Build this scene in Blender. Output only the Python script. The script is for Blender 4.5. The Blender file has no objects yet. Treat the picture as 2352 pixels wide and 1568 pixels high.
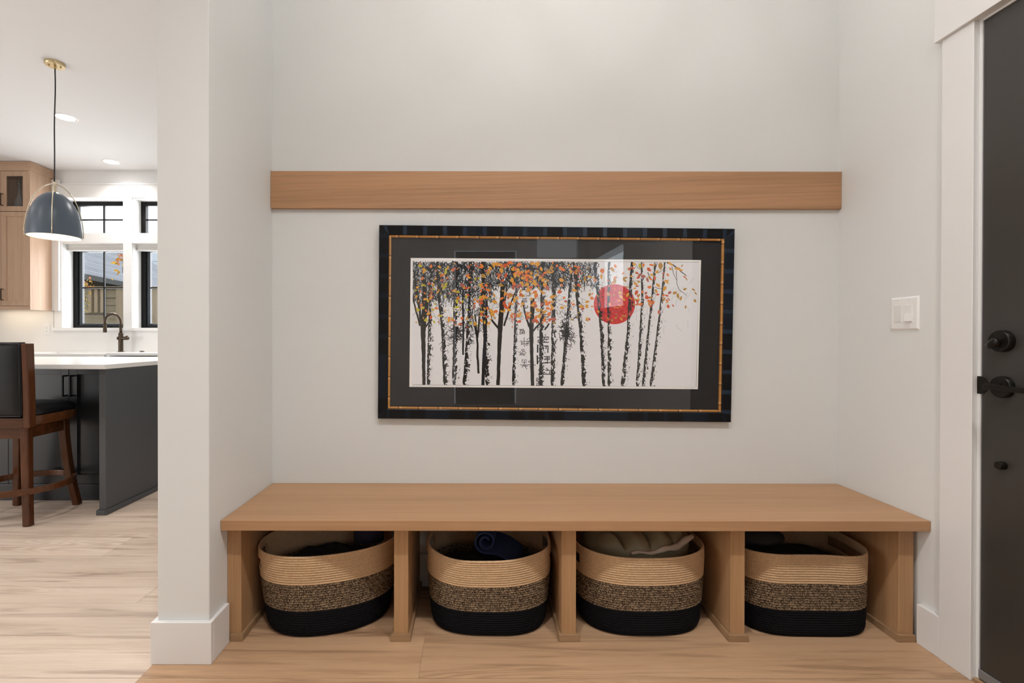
import bpy, bmesh, math, random
from mathutils import Vector, Matrix

C = bpy.context.scene.collection
SC = bpy.context.scene
F = 1150.0          # focal length in pixels of the 2352 px wide picture
EYE = 1.1054        # camera height
PI = math.pi

# ------------------------------------------------------------------ camera
cam_data = bpy.data.cameras.new('camera')
cam = bpy.data.objects.new('camera', cam_data)
C.objects.link(cam)
cam_data.sensor_width = 36.0
cam_data.lens = 36.0 * F / 2352.0
cam_data.shift_x = 87.0 / 2352.0
cam_data.shift_y = -2.2 / 2352.0
cam_data.clip_start = 0.02
cam.matrix_world = (Matrix.Translation((0, 0, EYE)) @ Matrix.Rotation(PI / 2 - 0.005, 4, 'X')
                    @ Matrix.Rotation(0.0012, 4, 'Z'))
SC.camera = cam

# ------------------------------------------------------------------ world, exposure
SC.view_settings.view_transform = 'Standard'
SC.view_settings.look = 'None'
SC.view_settings.gamma = 1.0
SC.view_settings.use_curve_mapping = False
SC.view_settings.exposure = 0.30
SC.cycles.max_bounces = 10
SC.cycles.diffuse_bounces = 6
SC.cycles.transparent_max_bounces = 12
SC.cycles.sample_clamp_indirect = 6.0
SC.cycles.caustics_reflective = False
SC.cycles.caustics_refractive = False

world = bpy.data.worlds.new('overcast_sky')
SC.world = world
world.use_nodes = True
wn = world.node_tree.nodes
wn['Background'].inputs[0].default_value = (0.93, 0.95, 1.0, 1)
wn['Background'].inputs[1].default_value = 1.3


def area(name, loc, rot, sx, sy, watts, col, spread=PI):
    d = bpy.data.lights.new(name, 'AREA')
    d.shape = 'RECTANGLE'
    d.size, d.size_y = sx, sy
    d.energy = watts
    d.color = col
    d.spread = spread
    o = bpy.data.objects.new(name, d)
    o.location = loc
    o.rotation_euler = rot
    C.objects.link(o)
    return o


# daylight through the windows, then an added fill lamp
area('daylight_kitchen_windows', (-4.1, 6.55, 2.0), (-PI / 2, 0, 0), 1.9, 1.7, 75, (0.95, 0.97, 1.0))
area('daylight_side_window', (1.80, -1.78, 1.72), (0, PI / 2, 0), 0.67, 1.45, 13, (0.82, 0.92, 1.0))
area('great_room_fill', (-6.9, 0.2, 1.45), (0, -PI / 2, 0), 2.6, 2.2, 70, (1.0, 0.985, 0.97))  # soft fill lamp added on the unseen great room side

WARM = (1.0, 0.97, 0.94)
DOWN = (1.0, 0.975, 0.95)
CHANDELIER_W = 15.0      # per bulb
DOWNLIGHT_W = 22.0


# ------------------------------------------------------------------ node helpers
def newmat(name):
    m = bpy.data.materials.new(name)
    m.use_nodes = True
    nt = m.node_tree
    b = nt.nodes['Principled BSDF']
    return m, nt, b


def srgb(r, g, b):
    f = lambda c: (c / 255 / 12.92) if c / 255 <= 0.04045 else ((c / 255 + 0.055) / 1.055) ** 2.4
    return (f(r), f(g), f(b), 1)


def plain(name, col, rough=0.5, metal=0.0, emit=None, estr=0.0, coat=0.0, bump=None, spec=None):
    m, nt, b = newmat(name)
    b.inputs['Base Color'].default_value = col
    b.inputs['Roughness'].default_value = rough
    b.inputs['Metallic'].default_value = metal
    if coat:
        b.inputs['Coat Weight'].default_value = coat
        b.inputs['Coat Roughness'].default_value = 0.15
    if spec is not None:
        b.inputs['Specular IOR Level'].default_value = spec
    if emit:
        b.inputs['Emission Color'].default_value = emit
        b.inputs['Emission Strength'].default_value = estr
    if bump:
        sc, st, dist = bump
        tc = nt.nodes.new('ShaderNodeTexCoord')
        n = nt.nodes.new('ShaderNodeTexNoise')
        n.inputs['Scale'].default_value = sc
        n.inputs['Detail'].default_value = 4
        bp = nt.nodes.new('ShaderNodeBump')
        bp.inputs['Strength'].default_value = st
        bp.inputs['Distance'].default_value = dist
        nt.links.new(tc.outputs['Object'], n.inputs['Vector'])
        nt.links.new(n.outputs['Fac'], bp.inputs['Height'])
        nt.links.new(bp.outputs['Normal'], b.inputs['Normal'])
    return m


def ramp(nt, stops, interp='LINEAR'):
    r = nt.nodes.new('ShaderNodeValToRGB')
    r.color_ramp.interpolation = interp
    e = r.color_ramp.elements
    e[0].position, e[0].color = stops[0]
    e[1].position, e[1].color = stops[1]
    for p, c in stops[2:]:
        x = e.new(p)
        x.color = c
    return r


def mathn(nt, op, a, b=None, v=None):
    n = nt.nodes.new('ShaderNodeMath')
    n.operation = op
    if hasattr(a, 'links'):
        nt.links.new(a, n.inputs[0])
    else:
        n.inputs[0].default_value = a
    if b is not None:
        if hasattr(b, 'links'):
            nt.links.new(b, n.inputs[1])
        else:
            n.inputs[1].default_value = b
    return n.outputs[0]


def wood(name, dark, light, along, rough=0.45, across=60.0, streak=9.0, contrast=1.0, slope=0.0):
    """straight grained veneer; along = axis of the grain (0, 1 or 2)"""
    m, nt, b = newmat(name)
    tc = nt.nodes.new('ShaderNodeTexCoord')
    src = tc.outputs['Object']
    if slope:
        mp0 = nt.nodes.new('ShaderNodeMapping')
        mp0.inputs['Rotation'].default_value = (0, slope, 0)
        nt.links.new(src, mp0.inputs['Vector'])
        src = mp0.outputs['Vector']
    outs = []
    for sc_a, sc_c, det, seed in ((0.5, streak, 3, 0.0), (1.6, across, 4, 3.7), (9.0, across * 5, 2, 8.1)):
        mp = nt.nodes.new('ShaderNodeMapping')
        s = [sc_c] * 3
        s[along] = sc_a
        mp.inputs['Scale'].default_value = s
        mp.inputs['Location'].default_value = (seed, seed * 1.3, seed * 0.7)
        n = nt.nodes.new('ShaderNodeTexNoise')
        n.inputs['Scale'].default_value = 1.0
        n.inputs['Detail'].default_value = det
        n.inputs['Distortion'].default_value = 0.3
        nt.links.new(src, mp.inputs['Vector'])
        nt.links.new(mp.outputs['Vector'], n.inputs['Vector'])
        outs.append(n.outputs['Fac'])
    a = mathn(nt, 'MULTIPLY', outs[0], 0.40)
    c = mathn(nt, 'MULTIPLY', outs[1], 0.36)
    d = mathn(nt, 'MULTIPLY', outs[2], 0.24)
    t = mathn(nt, 'ADD', mathn(nt, 'ADD', a, c), d)
    w = 0.17 / contrast
    r = ramp(nt, [(0.5 - w, dark), (0.5 + w, light)])
    nt.links.new(t, r.inputs['Fac'])
    nt.links.new(r.outputs['Color'], b.inputs['Base Color'])
    b.inputs['Roughness'].default_value = rough
    b.inputs['Specular IOR Level'].default_value = 0.35
    bp = nt.nodes.new('ShaderNodeBump')
    bp.inputs['Strength'].default_value = 0.15
    bp.inputs['Distance'].default_value = 0.001
    nt.links.new(t, bp.inputs['Height'])
    nt.links.new(bp.outputs['Normal'], b.inputs['Normal'])
    return m


def glass_sheet(name, ior=1.5, tint=(1, 1, 1, 1)):
    m = bpy.data.materials.new(name)
    m.use_nodes = True
    nt = m.node_tree
    nt.nodes.remove(nt.nodes['Principled BSDF'])
    out = nt.nodes['Material Output']
    tr = nt.nodes.new('ShaderNodeBsdfTransparent')
    tr.inputs[0].default_value = tint
    gl = nt.nodes.new('ShaderNodeBsdfGlossy')
    gl.inputs['Roughness'].default_value = 0.0
    fr = nt.nodes.new('ShaderNodeFresnel')
    fr.inputs[0].default_value = ior
    mx = nt.nodes.new('ShaderNodeMixShader')
    ge = nt.nodes.new('ShaderNodeNewGeometry')
    front = mathn(nt, 'SUBTRACT', 1.0, ge.outputs['Backfacing'])
    nt.links.new(mathn(nt, 'MULTIPLY', fr.outputs[0], front), mx.inputs[0])
    nt.links.new(tr.outputs[0], mx.inputs[1])
    nt.links.new(gl.outputs[0], mx.inputs[2])
    nt.links.new(mx.outputs[0], out.inputs[0])
    return m


# ------------------------------------------------------------------ mesh helpers
class MB:
    def __init__(self):
        self.bm = bmesh.new()
        self.uv = self.bm.loops.layers.uv.new('UVMap')

    def box(self, x0, x1, y0, y1, z0, z1, mi=0):
        vs = [self.bm.verts.new(p) for p in ((x0, y0, z0), (x1, y0, z0), (x1, y1, z0), (x0, y1, z0),
                                             (x0, y0, z1), (x1, y0, z1), (x1, y1, z1), (x0, y1, z1))]
        for q in ((3, 2, 1, 0), (4, 5, 6, 7), (0, 1, 5, 4), (1, 2, 6, 5), (2, 3, 7, 6), (3, 0, 4, 7)):
            f = self.bm.faces.new([vs[i] for i in q])
            f.material_index = mi
        return self

    def poly(self, pts, mi=0, uvs=None):
        vs = [self.bm.verts.new(p) for p in pts]
        f = self.bm.faces.new(vs)
        f.material_index = mi
        if uvs:
            for l, u in zip(f.loops, uvs):
                l[self.uv].uv = u
        return f

    def lathe(self, prof, c=(0, 0, 0), seg=32, axis='Z', cap=True, mi=0):
        rings = []
        for r, h in prof:
            ring = []
            for k in range(seg):
                a = 2 * PI * k / seg
                p = (r * math.cos(a), r * math.sin(a), h)
                if axis == 'X':
                    p = (p[2], p[0], p[1])
                elif axis == 'Y':
                    p = (p[0], p[2], p[1])
                ring.append(self.bm.verts.new((p[0] + c[0], p[1] + c[1], p[2] + c[2])))
            rings.append(ring)
        for a, b in zip(rings, rings[1:]):
            for k in range(seg):
                f = self.bm.faces.new((a[k], a[(k + 1) % seg], b[(k + 1) % seg], b[k]))
                f.material_index = mi
        if cap:
            for ring in (rings[0], rings[-1]):
                f = self.bm.faces.new(ring)
                f.material_index = mi
        return self

    def tube(self, pts, r, seg=12, closed=False, ry=None, mi=0, up=None):
        """sweep an ellipse (or, with seg=4, a bar) along pts; r may be a list"""
        P = [Vector(p) for p in pts]
        n = len(P)
        rings = []
        prev = None
        for i in range(n):
            if closed:
                t = (P[(i + 1) % n] - P[i - 1]).normalized()
            else:
                t = (P[min(i + 1, n - 1)] - P[max(i - 1, 0)]).normalized()
            if up is not None:
                u = Vector(up)
            elif prev is None:
                u = Vector((0, 0, 1)) if abs(t.z) < 0.9 else Vector((1, 0, 0))
            else:
                u = prev
            u = (u - t * u.dot(t)).normalized()
            prev = u
            s = t.cross(u)
            ra = r[i] if isinstance(r, (list, tuple)) else r
            rb = ra if ry is None else (ry[i] if isinstance(ry, (list, tuple)) else ry)
            ring = []
            for k in range(seg):
                a = 2 * PI * (k + 0.5) / seg
                if seg == 4:
                    ca = (1, -1, -1, 1)[k]
                    sa = (1, 1, -1, -1)[k]
                else:
                    ca, sa = math.cos(a), math.sin(a)
                ring.append(self.bm.verts.new(P[i] + s * (ra * ca) + u * (rb * sa)))
            rings.append(ring)
        pairs = list(zip(rings, rings[1:]))
        if closed:
            pairs.append((rings[-1], rings[0]))
        for a, b in pairs:
            for k in range(seg):
                f = self.bm.faces.new((a[k], a[(k + 1) % seg], b[(k + 1) % seg], b[k]))
                f.material_index = mi
        if not closed:
            for ring in (rings[0], rings[-1]):
                f = self.bm.faces.new(ring)
                f.material_index = mi
        return self

    def build(self, name, mat, parent=None, smooth=False, bevel=0.0, world=True, seg=2, normals=True):
        off = Vector((0, 0, 0))
        if parent is not None and world:
            p = parent
            while p is not None:
                off += p.location
                p = p.parent
            for v in self.bm.verts:
                v.co -= off
        if normals:
            bmesh.ops.recalc_face_normals(self.bm, faces=self.bm.faces)
        me = bpy.data.meshes.new(name)
        self.bm.to_mesh(me)
        self.bm.free()
        for mt in (mat if isinstance(mat, (list, tuple)) else [mat]):
            me.materials.append(mt)
        if smooth:
            for p in me.polygons:
                p.use_smooth = True
        o = bpy.data.objects.new(name, me)
        C.objects.link(o)
        if parent is not None:
            o.parent = parent
        if bevel:
            b = o.modifiers.new('bevel', 'BEVEL')
            b.width = bevel
            b.segments = seg
            b.limit_method = 'ANGLE'
            b.angle_limit = math.radians(40)
        return o


def smooth_by_angle(o, deg=40):
    me = o.data
    bm = bmesh.new()
    bm.from_mesh(me)
    for e in bm.edges:
        if len(e.link_faces) == 2 and e.calc_face_angle(0) > math.radians(deg):
            e.smooth = False
    bm.to_mesh(me)
    bm.free()
    for p in me.polygons:
        p.use_smooth = True


def tag(o, label, cat, group=None, kind=None):
    o['label'] = label
    o['category'] = cat
    if group:
        o['group'] = group
    if kind:
        o['kind'] = kind
    return o


def thing(name, label, cat, loc, group=None, rot=(0, 0, 0), kind=None):
    o = bpy.data.objects.new(name, None)
    o.empty_display_size = 0.05
    o.location = loc
    o.rotation_euler = rot
    C.objects.link(o)
    return tag(o, label, cat, group, kind)


def box(name, mat, x0, x1, y0, y1, z0, z1, parent=None, bevel=0.0):
    return MB().box(x0, x1, y0, y1, z0, z1).build(name, mat, parent, bevel=bevel)


def struct(o, label, cat):
    return tag(o, label, cat, kind='structure')


def wall_boxes(b, lo, hi, zlo, zhi, holes, put):
    """fill the rectangle lo..hi x zlo..zhi but for the holes (u0, u1, z0, z1)"""
    us = sorted(set([lo, hi] + [h[0] for h in holes] + [h[1] for h in holes]))
    zs = sorted(set([zlo, zhi] + [h[2] for h in holes] + [h[3] for h in holes]))
    for u0, u1 in zip(us, us[1:]):
        run = None
        for z0, z1 in zip(zs, zs[1:]):
            um, zm = (u0 + u1) / 2, (z0 + z1) / 2
            solid = not any(h[0] < um < h[1] and h[2] < zm < h[3] for h in holes)
            if solid:
                run = (run[0], z1) if run else (z0, z1)
            if (not solid) and run:
                put(b, u0, u1, run[0], run[1])
                run = None
        if run:
            put(b, u0, u1, run[0], run[1])


# ------------------------------------------------------------------ materials
M = {}
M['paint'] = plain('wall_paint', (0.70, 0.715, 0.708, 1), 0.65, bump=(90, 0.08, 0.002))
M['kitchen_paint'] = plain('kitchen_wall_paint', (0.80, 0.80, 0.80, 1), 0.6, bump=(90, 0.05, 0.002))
M['ceiling_paint'] = plain('ceiling_paint', (0.80, 0.80, 0.80, 1), 0.8, bump=(60, 0.05, 0.002))
M['trim'] = plain('trim_paint', (0.745, 0.745, 0.74, 1), 0.35, bump=(25, 0.04, 0.002))
M['white_trim'] = plain('window_trim_paint', (0.84, 0.835, 0.82, 1), 0.4)
M['backsplash'] = plain('backsplash_slab', (0.80, 0.79, 0.77, 1), 0.3)
M['quartz'] = plain('white_quartz', (0.83, 0.825, 0.81, 1), 0.22)
M['plastic'] = plain('white_plastic', (0.80, 0.80, 0.79, 1), 0.3)
M['plastic_grey'] = plain('white_plastic_insert', (0.72, 0.73, 0.72, 1), 0.35)
OAK_D, OAK_L = (0.33, 0.185, 0.088, 1), (0.50, 0.305, 0.158, 1)
M['oak_x'] = wood('oak_bench_top', (0.335, 0.185, 0.092, 1), (0.50, 0.296, 0.16, 1), 0, across=120, contrast=0.85)
M['oak_z'] = wood('oak_bench_panel', OAK_D, OAK_L, 2, across=110, contrast=0.95)
M['oak_rail'] = wood('oak_rail', (0.30, 0.162, 0.084, 1), (0.53, 0.305, 0.165, 1), 0, across=120, streak=16, contrast=0.95, slope=0.03)
M['oak_trim'] = wood('oak_base_trim', (0.27, 0.165, 0.085, 1), (0.38, 0.24, 0.135, 1), 0)
M['oak_cab'] = wood('oak_cabinet', (0.38, 0.245, 0.16, 1), (0.56, 0.39, 0.275, 1), 2, across=50, contrast=0.8)
M['oak_cab_x'] = wood('oak_cabinet_rail', (0.38, 0.245, 0.16, 1), (0.56, 0.39, 0.275, 1), 0, across=50, contrast=0.8)
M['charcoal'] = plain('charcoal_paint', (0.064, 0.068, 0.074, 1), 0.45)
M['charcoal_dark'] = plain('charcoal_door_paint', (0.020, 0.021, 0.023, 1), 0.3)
M['black_metal'] = plain('black_metal', (0.012, 0.012, 0.013, 1), 0.35, metal=0.6)
M['bronze'] = plain('dark_bronze', (0.10, 0.075, 0.055, 1), 0.28, metal=1.0)
M['black_hardware'] = plain('black_hardware', (0.018, 0.016, 0.013, 1), 0.35, metal=0.7)
M['brass'] = plain('brushed_brass', (0.62, 0.50, 0.29, 1), 0.28, metal=1.0)
M['brass_pale'] = plain('pale_brass', (0.72, 0.64, 0.50, 1), 0.25, metal=1.0)
M['door_paint'] = plain('dark_door_paint', (0.036, 0.033, 0.029, 1), 0.36, bump=(260, 0.12, 0.001))
M['leather'] = plain('black_leather', (0.007, 0.0075, 0.0085, 1), 0.34, spec=0.3, bump=(70, 0.10, 0.002))
M['stool_wood'] = wood('stool_wood', (0.020, 0.007, 0.004, 1), (0.125, 0.043, 0.015, 1), 2, rough=0.22, across=14, streak=4, contrast=0.8)
M['stool_wood_x'] = wood('stool_wood_rail', (0.026, 0.009, 0.005, 1), (0.16, 0.058, 0.019, 1), 0, rough=0.22, across=14, streak=4, contrast=0.8)
M['shade'] = plain('blue_grey_enamel', (0.072, 0.098, 0.130, 1), 0.34)
M['shade_in'] = plain('white_enamel', (0.85, 0.82, 0.76, 1), 0.5)
M['cord'] = plain('black_cord', (0.015, 0.014, 0.013, 1), 0.6)
M['bulb'] = plain('lit_bulb', (1, 1, 1, 1), 0.5, emit=(1.0, 0.86, 0.66, 1), estr=14.0)
M['lens'] = plain('lit_downlight_lens', (1, 1, 1, 1), 0.5, emit=(1.0, 0.97, 0.94, 1), estr=10.0)
M['win_frame'] = plain('black_window_frame', (0.006, 0.006, 0.006, 1), 0.45, spec=0.2)
M['win_sash'] = plain('dark_window_sash', (0.022, 0.028, 0.034, 1), 0.35)
M['glass'] = glass_sheet('window_glass', 1.45)
M['blind'] = plain('white_blind_fabric', (0.74, 0.73, 0.71, 1), 0.7)
M['sink'] = plain('white_sink', (0.84, 0.83, 0.81, 1), 0.2)


def floor_material():
    m, nt, b = newmat('oak_floor_planks')
    uv = nt.nodes.new('ShaderNodeUVMap')
    uv.uv_map = 'UVMap'
    src = uv.outputs['UV']

    def noise(su, sv, det, dist=0.0, off=(0, 0)):
        mp = nt.nodes.new('ShaderNodeMapping')
        mp.inputs['Scale'].default_value = (su, sv, 1)
        mp.inputs['Location'].default_value = (off[0], off[1], 0)
        n = nt.nodes.new('ShaderNodeTexNoise')
        n.inputs['Scale'].default_value = 1
        n.inputs['Detail'].default_value = det
        n.inputs['Distortion'].default_value = dist
        nt.links.new(src, mp.inputs['Vector'])
        nt.links.new(mp.outputs['Vector'], n.inputs['Vector'])
        return n.outputs['Fac']
    broad = noise(0.75, 11, 3, 0.9)
    fine = noise(3.0, 130, 4)
    grain = noise(14, 420, 2)
    streak = noise(0.9, 15, 6, 1.6, (5, 2))
    # cathedral arches: warped stripes across the board
    mp = nt.nodes.new('ShaderNodeMapping')
    mp.inputs['Scale'].default_value = (1.1, 6.5, 1)
    nt.links.new(src, mp.inputs['Vector'])
    wn_ = nt.nodes.new('ShaderNodeTexNoise')
    wn_.inputs['Scale'].default_value = 1.0
    wn_.inputs['Detail'].default_value = 1.5
    nt.links.new(mp.outputs['Vector'], wn_.inputs['Vector'])
    bands = mathn(nt, 'SINE', mathn(nt, 'MULTIPLY', wn_.outputs['Fac'], 120.0))
    bands = mathn(nt, 'MULTIPLY', bands, 0.10)
    t = mathn(nt, 'ADD', mathn(nt, 'MULTIPLY', broad, 0.50), mathn(nt, 'MULTIPLY', fine, 0.25))
    t = mathn(nt, 'ADD', t, mathn(nt, 'MULTIPLY', grain, 0.25))
    # bands only where the board is figured
    gate = ramp(nt, [(0.50, (0, 0, 0, 1)), (0.66, (1, 1, 1, 1))])
    nt.links.new(noise(0.55, 7, 2, 0.6, (9, 4)), gate.inputs['Fac'])
    t = mathn(nt, 'ADD', t, mathn(nt, 'MULTIPLY', bands, gate.outputs['Color']))
    r = ramp(nt, [(0.30, (0.44, 0.325, 0.25, 1)), (0.62, (0.70, 0.575, 0.475, 1)), (0.46, (0.62, 0.495, 0.395, 1))])
    nt.links.new(t, r.inputs['Fac'])
    sr = ramp(nt, [(0.54, (1, 1, 1, 1)), (0.74, (0.46, 0.40, 0.37, 1))])
    nt.links.new(streak, sr.inputs['Fac'])
    mx = nt.nodes.new('ShaderNodeMix')
    mx.data_type = 'RGBA'
    mx.blend_type = 'MULTIPLY'
    mx.inputs[0].default_value = 0.85
    nt.links.new(r.outputs['Color'], mx.inputs[6])
    nt.links.new(sr.outputs['Color'], mx.inputs[7])
    # knots
    mpk = nt.nodes.new('ShaderNodeMapping')
    mpk.inputs['Scale'].default_value = (1.1, 2.6, 1)
    vo = nt.nodes.new('ShaderNodeTexVoronoi')
    vo.inputs['Scale'].default_value = 1.0
    nt.links.new(src, mpk.inputs['Vector'])
    nt.links.new(mpk.outputs['Vector'], vo.inputs['Vector'])
    kr = ramp(nt, [(0.018, (0.20, 0.15, 0.11, 1)), (0.075, (1, 1, 1, 1))])
    nt.links.new(vo.outputs['Distance'], kr.inputs['Fac'])
    mx2 = nt.nodes.new('ShaderNodeMix')
    mx2.data_type = 'RGBA'
    mx2.blend_type = 'MULTIPLY'
    mx2.inputs[0].default_value = 0.8
    nt.links.new(mx.outputs[2], mx2.inputs[6])
    nt.links.new(kr.outputs['Color'], mx2.inputs[7])
    # painted warm alcove light and board to board tone
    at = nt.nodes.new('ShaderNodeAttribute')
    at.attribute_name = 'tone_and_light'
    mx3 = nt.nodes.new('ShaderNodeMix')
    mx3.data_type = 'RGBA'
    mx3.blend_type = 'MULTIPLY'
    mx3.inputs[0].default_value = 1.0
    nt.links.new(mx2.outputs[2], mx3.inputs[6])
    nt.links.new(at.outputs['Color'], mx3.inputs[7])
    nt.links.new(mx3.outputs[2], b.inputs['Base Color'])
    b.inputs['Roughness'].default_value = 0.42
    b.inputs['Specular IOR Level'].default_value = 0.35
    bp = nt.nodes.new('ShaderNodeBump')
    bp.inputs['Strength'].default_value = 0.12
    bp.inputs['Distance'].default_value = 0.001
    nt.links.new(t, bp.inputs['Height'])
    nt.links.new(bp.outputs['Normal'], b.inputs['Normal'])
    return m


# ------------------------------------------------------------------ room dimensions
XL, XR = -0.902, 1.625          # alcove side walls
YB = 2.237                      # alcove back wall
YP = 1.703                      # front of the wall stub on the left
YK = 6.0                        # kitchen window wall
CEIL = 3.10
XFAR = -7.0
YBACK = -2.8

# ------------------------------------------------------------------ floor
rng = random.Random(5)
b = MB()
tone_and_light = b.bm.loops.layers.float_color.new('tone_and_light')
ROW = 0.2285
for k in range(-20, 21):
    y0 = 1.6214 + ROW * k
    y1 = y0 + ROW
    fixed = {0: -0.18, 2: -1.405, 4: -1.885}
    L = 2.2
    if k in fixed:
        start = fixed[k] - L * 4
    else:
        start = -9.9 + rng.uniform(0, L)
        # keep the boards without a visible joint whole in the seen strip
        if k in (1, 3, 5, 6, 7):
            start = {1: -1.15, 3: 0.9, 5: -0.9, 6: 0.85, 7: -1.0}[k] - L * 4
    x = start
    cuts = []
    while x < XR + 0.15:
        cuts.append((x, x, x + L))
        x += L
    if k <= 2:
        # rows cut at the wall stub; alcove light is painted into the boards beyond
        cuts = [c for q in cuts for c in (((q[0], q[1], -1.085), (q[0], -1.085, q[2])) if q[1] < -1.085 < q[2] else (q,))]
    for x, c0_, c1_ in cuts:
        xa, xb = max(c0_, XFAR - 0.15), min(c1_, XR + 0.15)
        if xb > xa:
            g = 0.00045
            ou, ov = rng.uniform(0, 60), rng.uniform(0, 60)
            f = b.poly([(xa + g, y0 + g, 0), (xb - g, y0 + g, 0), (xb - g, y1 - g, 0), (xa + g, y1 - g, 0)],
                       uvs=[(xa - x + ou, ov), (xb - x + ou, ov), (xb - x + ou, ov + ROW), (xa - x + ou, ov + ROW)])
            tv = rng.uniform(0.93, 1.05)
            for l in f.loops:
                l[tone_and_light] = (tv * 0.76, tv * 0.60, tv * 0.44, 1) if (k <= 2 and xa > -1.09) else (tv, tv, tv, 1)  # alcove boards tinted brown to paint in its warm light
# the dark sub-floor that shows in the joints
b.poly([(XFAR - 0.15, -3.0, -0.003), (XR + 0.15, -3.0, -0.003), (XR + 0.15, 6.2, -0.003), (XFAR - 0.15, 6.2, -0.003)], mi=1)
sub = plain('floor_joint', (0.26, 0.18, 0.12, 1), 0.7)
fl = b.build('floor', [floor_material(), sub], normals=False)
struct(fl, 'pale oak plank floor running through alcove and kitchen', 'floor')

# ------------------------------------------------------------------ walls and ceiling
o = box('ceiling', M['ceiling_paint'], XFAR - 0.15, XR + 0.15, -3.0, 6.2, CEIL, CEIL + 0.12)
struct(o, 'flat white ceiling over kitchen and entry', 'ceiling')

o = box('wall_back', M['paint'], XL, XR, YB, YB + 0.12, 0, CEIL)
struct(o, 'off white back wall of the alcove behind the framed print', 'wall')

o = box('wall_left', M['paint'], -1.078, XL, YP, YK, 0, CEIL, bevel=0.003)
struct(o, 'off white wall stub left of the bench', 'wall')

DOOR = (0.68, 1.607, 0.0, 2.13)
SIDEWIN = (-2.5, -1.05, 1.38, 2.05)
b = MB()
wall_boxes(b, -3.0, YB + 0.12, 0, CEIL, [DOOR, SIDEWIN], lambda b, u0, u1, z0, z1: b.box(XR, XR + 0.14, u0, u1, z0, z1))
o = b.build('wall_right', M['paint'])
struct(o, 'off white wall with the light switch and dark door', 'wall')

FRONT_DOOR = (-0.30, 0.62, 0.0, 2.25)
ENTRYWIN = (0.90, 1.50, 2.13, 2.60)
b = MB()
wall_boxes(b, XFAR - 0.15, XR, 0, CEIL, [FRONT_DOOR, ENTRYWIN], lambda b, u0, u1, z0, z1: b.box(u0, u1, YBACK - 0.15, YBACK, z0, z1))
o = b.build('wall_front', M['paint'])
struct(o, 'off white entry wall behind the viewer', 'wall')

b = MB()
wall_boxes(b, YBACK, YK + 0.17, 0, CEIL, [(-1.2, 1.6, 0.3, 2.6)], lambda b, u0, u1, z0, z1: b.box(XFAR - 0.15, XFAR, u0, u1, z0, z1))
o = b.build('wall_far_left', M['kitchen_paint'])
struct(o, 'white far wall of the great room', 'wall')

WX0, WX1 = -4.925, -4.195       # first window opening
WX2, WX3 = -4.090, -3.360       # second
LZ0, LZ1, UZ0, UZ1 = 1.222, 2.232, 2.352, 2.775
holes = [(WX0, WX1, LZ0, LZ1), (WX2, WX3, LZ0, LZ1), (WX0, WX1, UZ0, UZ1), (WX2, WX3, UZ0, UZ1)]
b = MB()
wall_boxes(b, XFAR, -1.078, 0, CEIL, holes, lambda b, u0, u1, z0, z1: b.box(u0, u1, YK, YK + 0.20, z0, z1))
o = b.build('wall_kitchen', M['kitchen_paint'])
struct(o, 'white kitchen wall with black framed windows', 'wall')

# window trim on the kitchen wall
b = MB()
b.box(-5.02, -3.25, YK - 0.02, YK - 0.0005, UZ1, 2.926)            # header board
b.box(-5.02, -3.25, YK - 0.016, YK - 0.0005, LZ1, UZ0)              # rail between rows
b.box(WX1, WX2, YK - 0.016, YK - 0.0005, LZ0, LZ1)
b.box(WX1, WX2, YK - 0.016, YK - 0.0005, UZ0, UZ1)
b.box(-5.02, WX0, YK - 0.016, YK - 0.0005, LZ0, LZ1)
b.box(-5.02, WX0, YK - 0.016, YK - 0.0005, UZ0, UZ1)
b.box(WX3, -3.25, YK - 0.016, YK - 0.0005, LZ0, LZ1)
b.box(WX3, -3.25, YK - 0.016, YK - 0.0005, UZ0, UZ1)
b.box(-5.03, -3.24, YK - 0.026, YK - 0.0005, 2.926, 2.945)
o = b.build('trim_1', M['white_trim'], bevel=0.003)
struct(o, 'white flat casing boards around the kitchen windows', 'window trim')
o = box('trim_2', M['white_trim'], -5.03, -3.24, YK - 0.035, YK + 0.147, 1.186, 1.2215, bevel=0.003)
struct(o, 'white sill ledge under the kitchen windows', 'window sill')
# reveal liners
b = MB()
for (x0, x1, z0, z1) in holes:
    b.box(x0, x0 + 0.004, YK, YK + 0.147, z0, z1)
    b.box(x1 - 0.004, x1, YK, YK + 0.147, z0, z1)
    b.box(x0, x1, YK, YK + 0.147, z1 - 0.004, z1)
    if z0 > 2:
        b.box(x0, x1, YK, YK + 0.147, z0, z0 + 0.004)
o = b.build('trim_3', M['white_trim'])
struct(o, 'white reveals inside the kitchen window openings', 'window trim')

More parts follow.
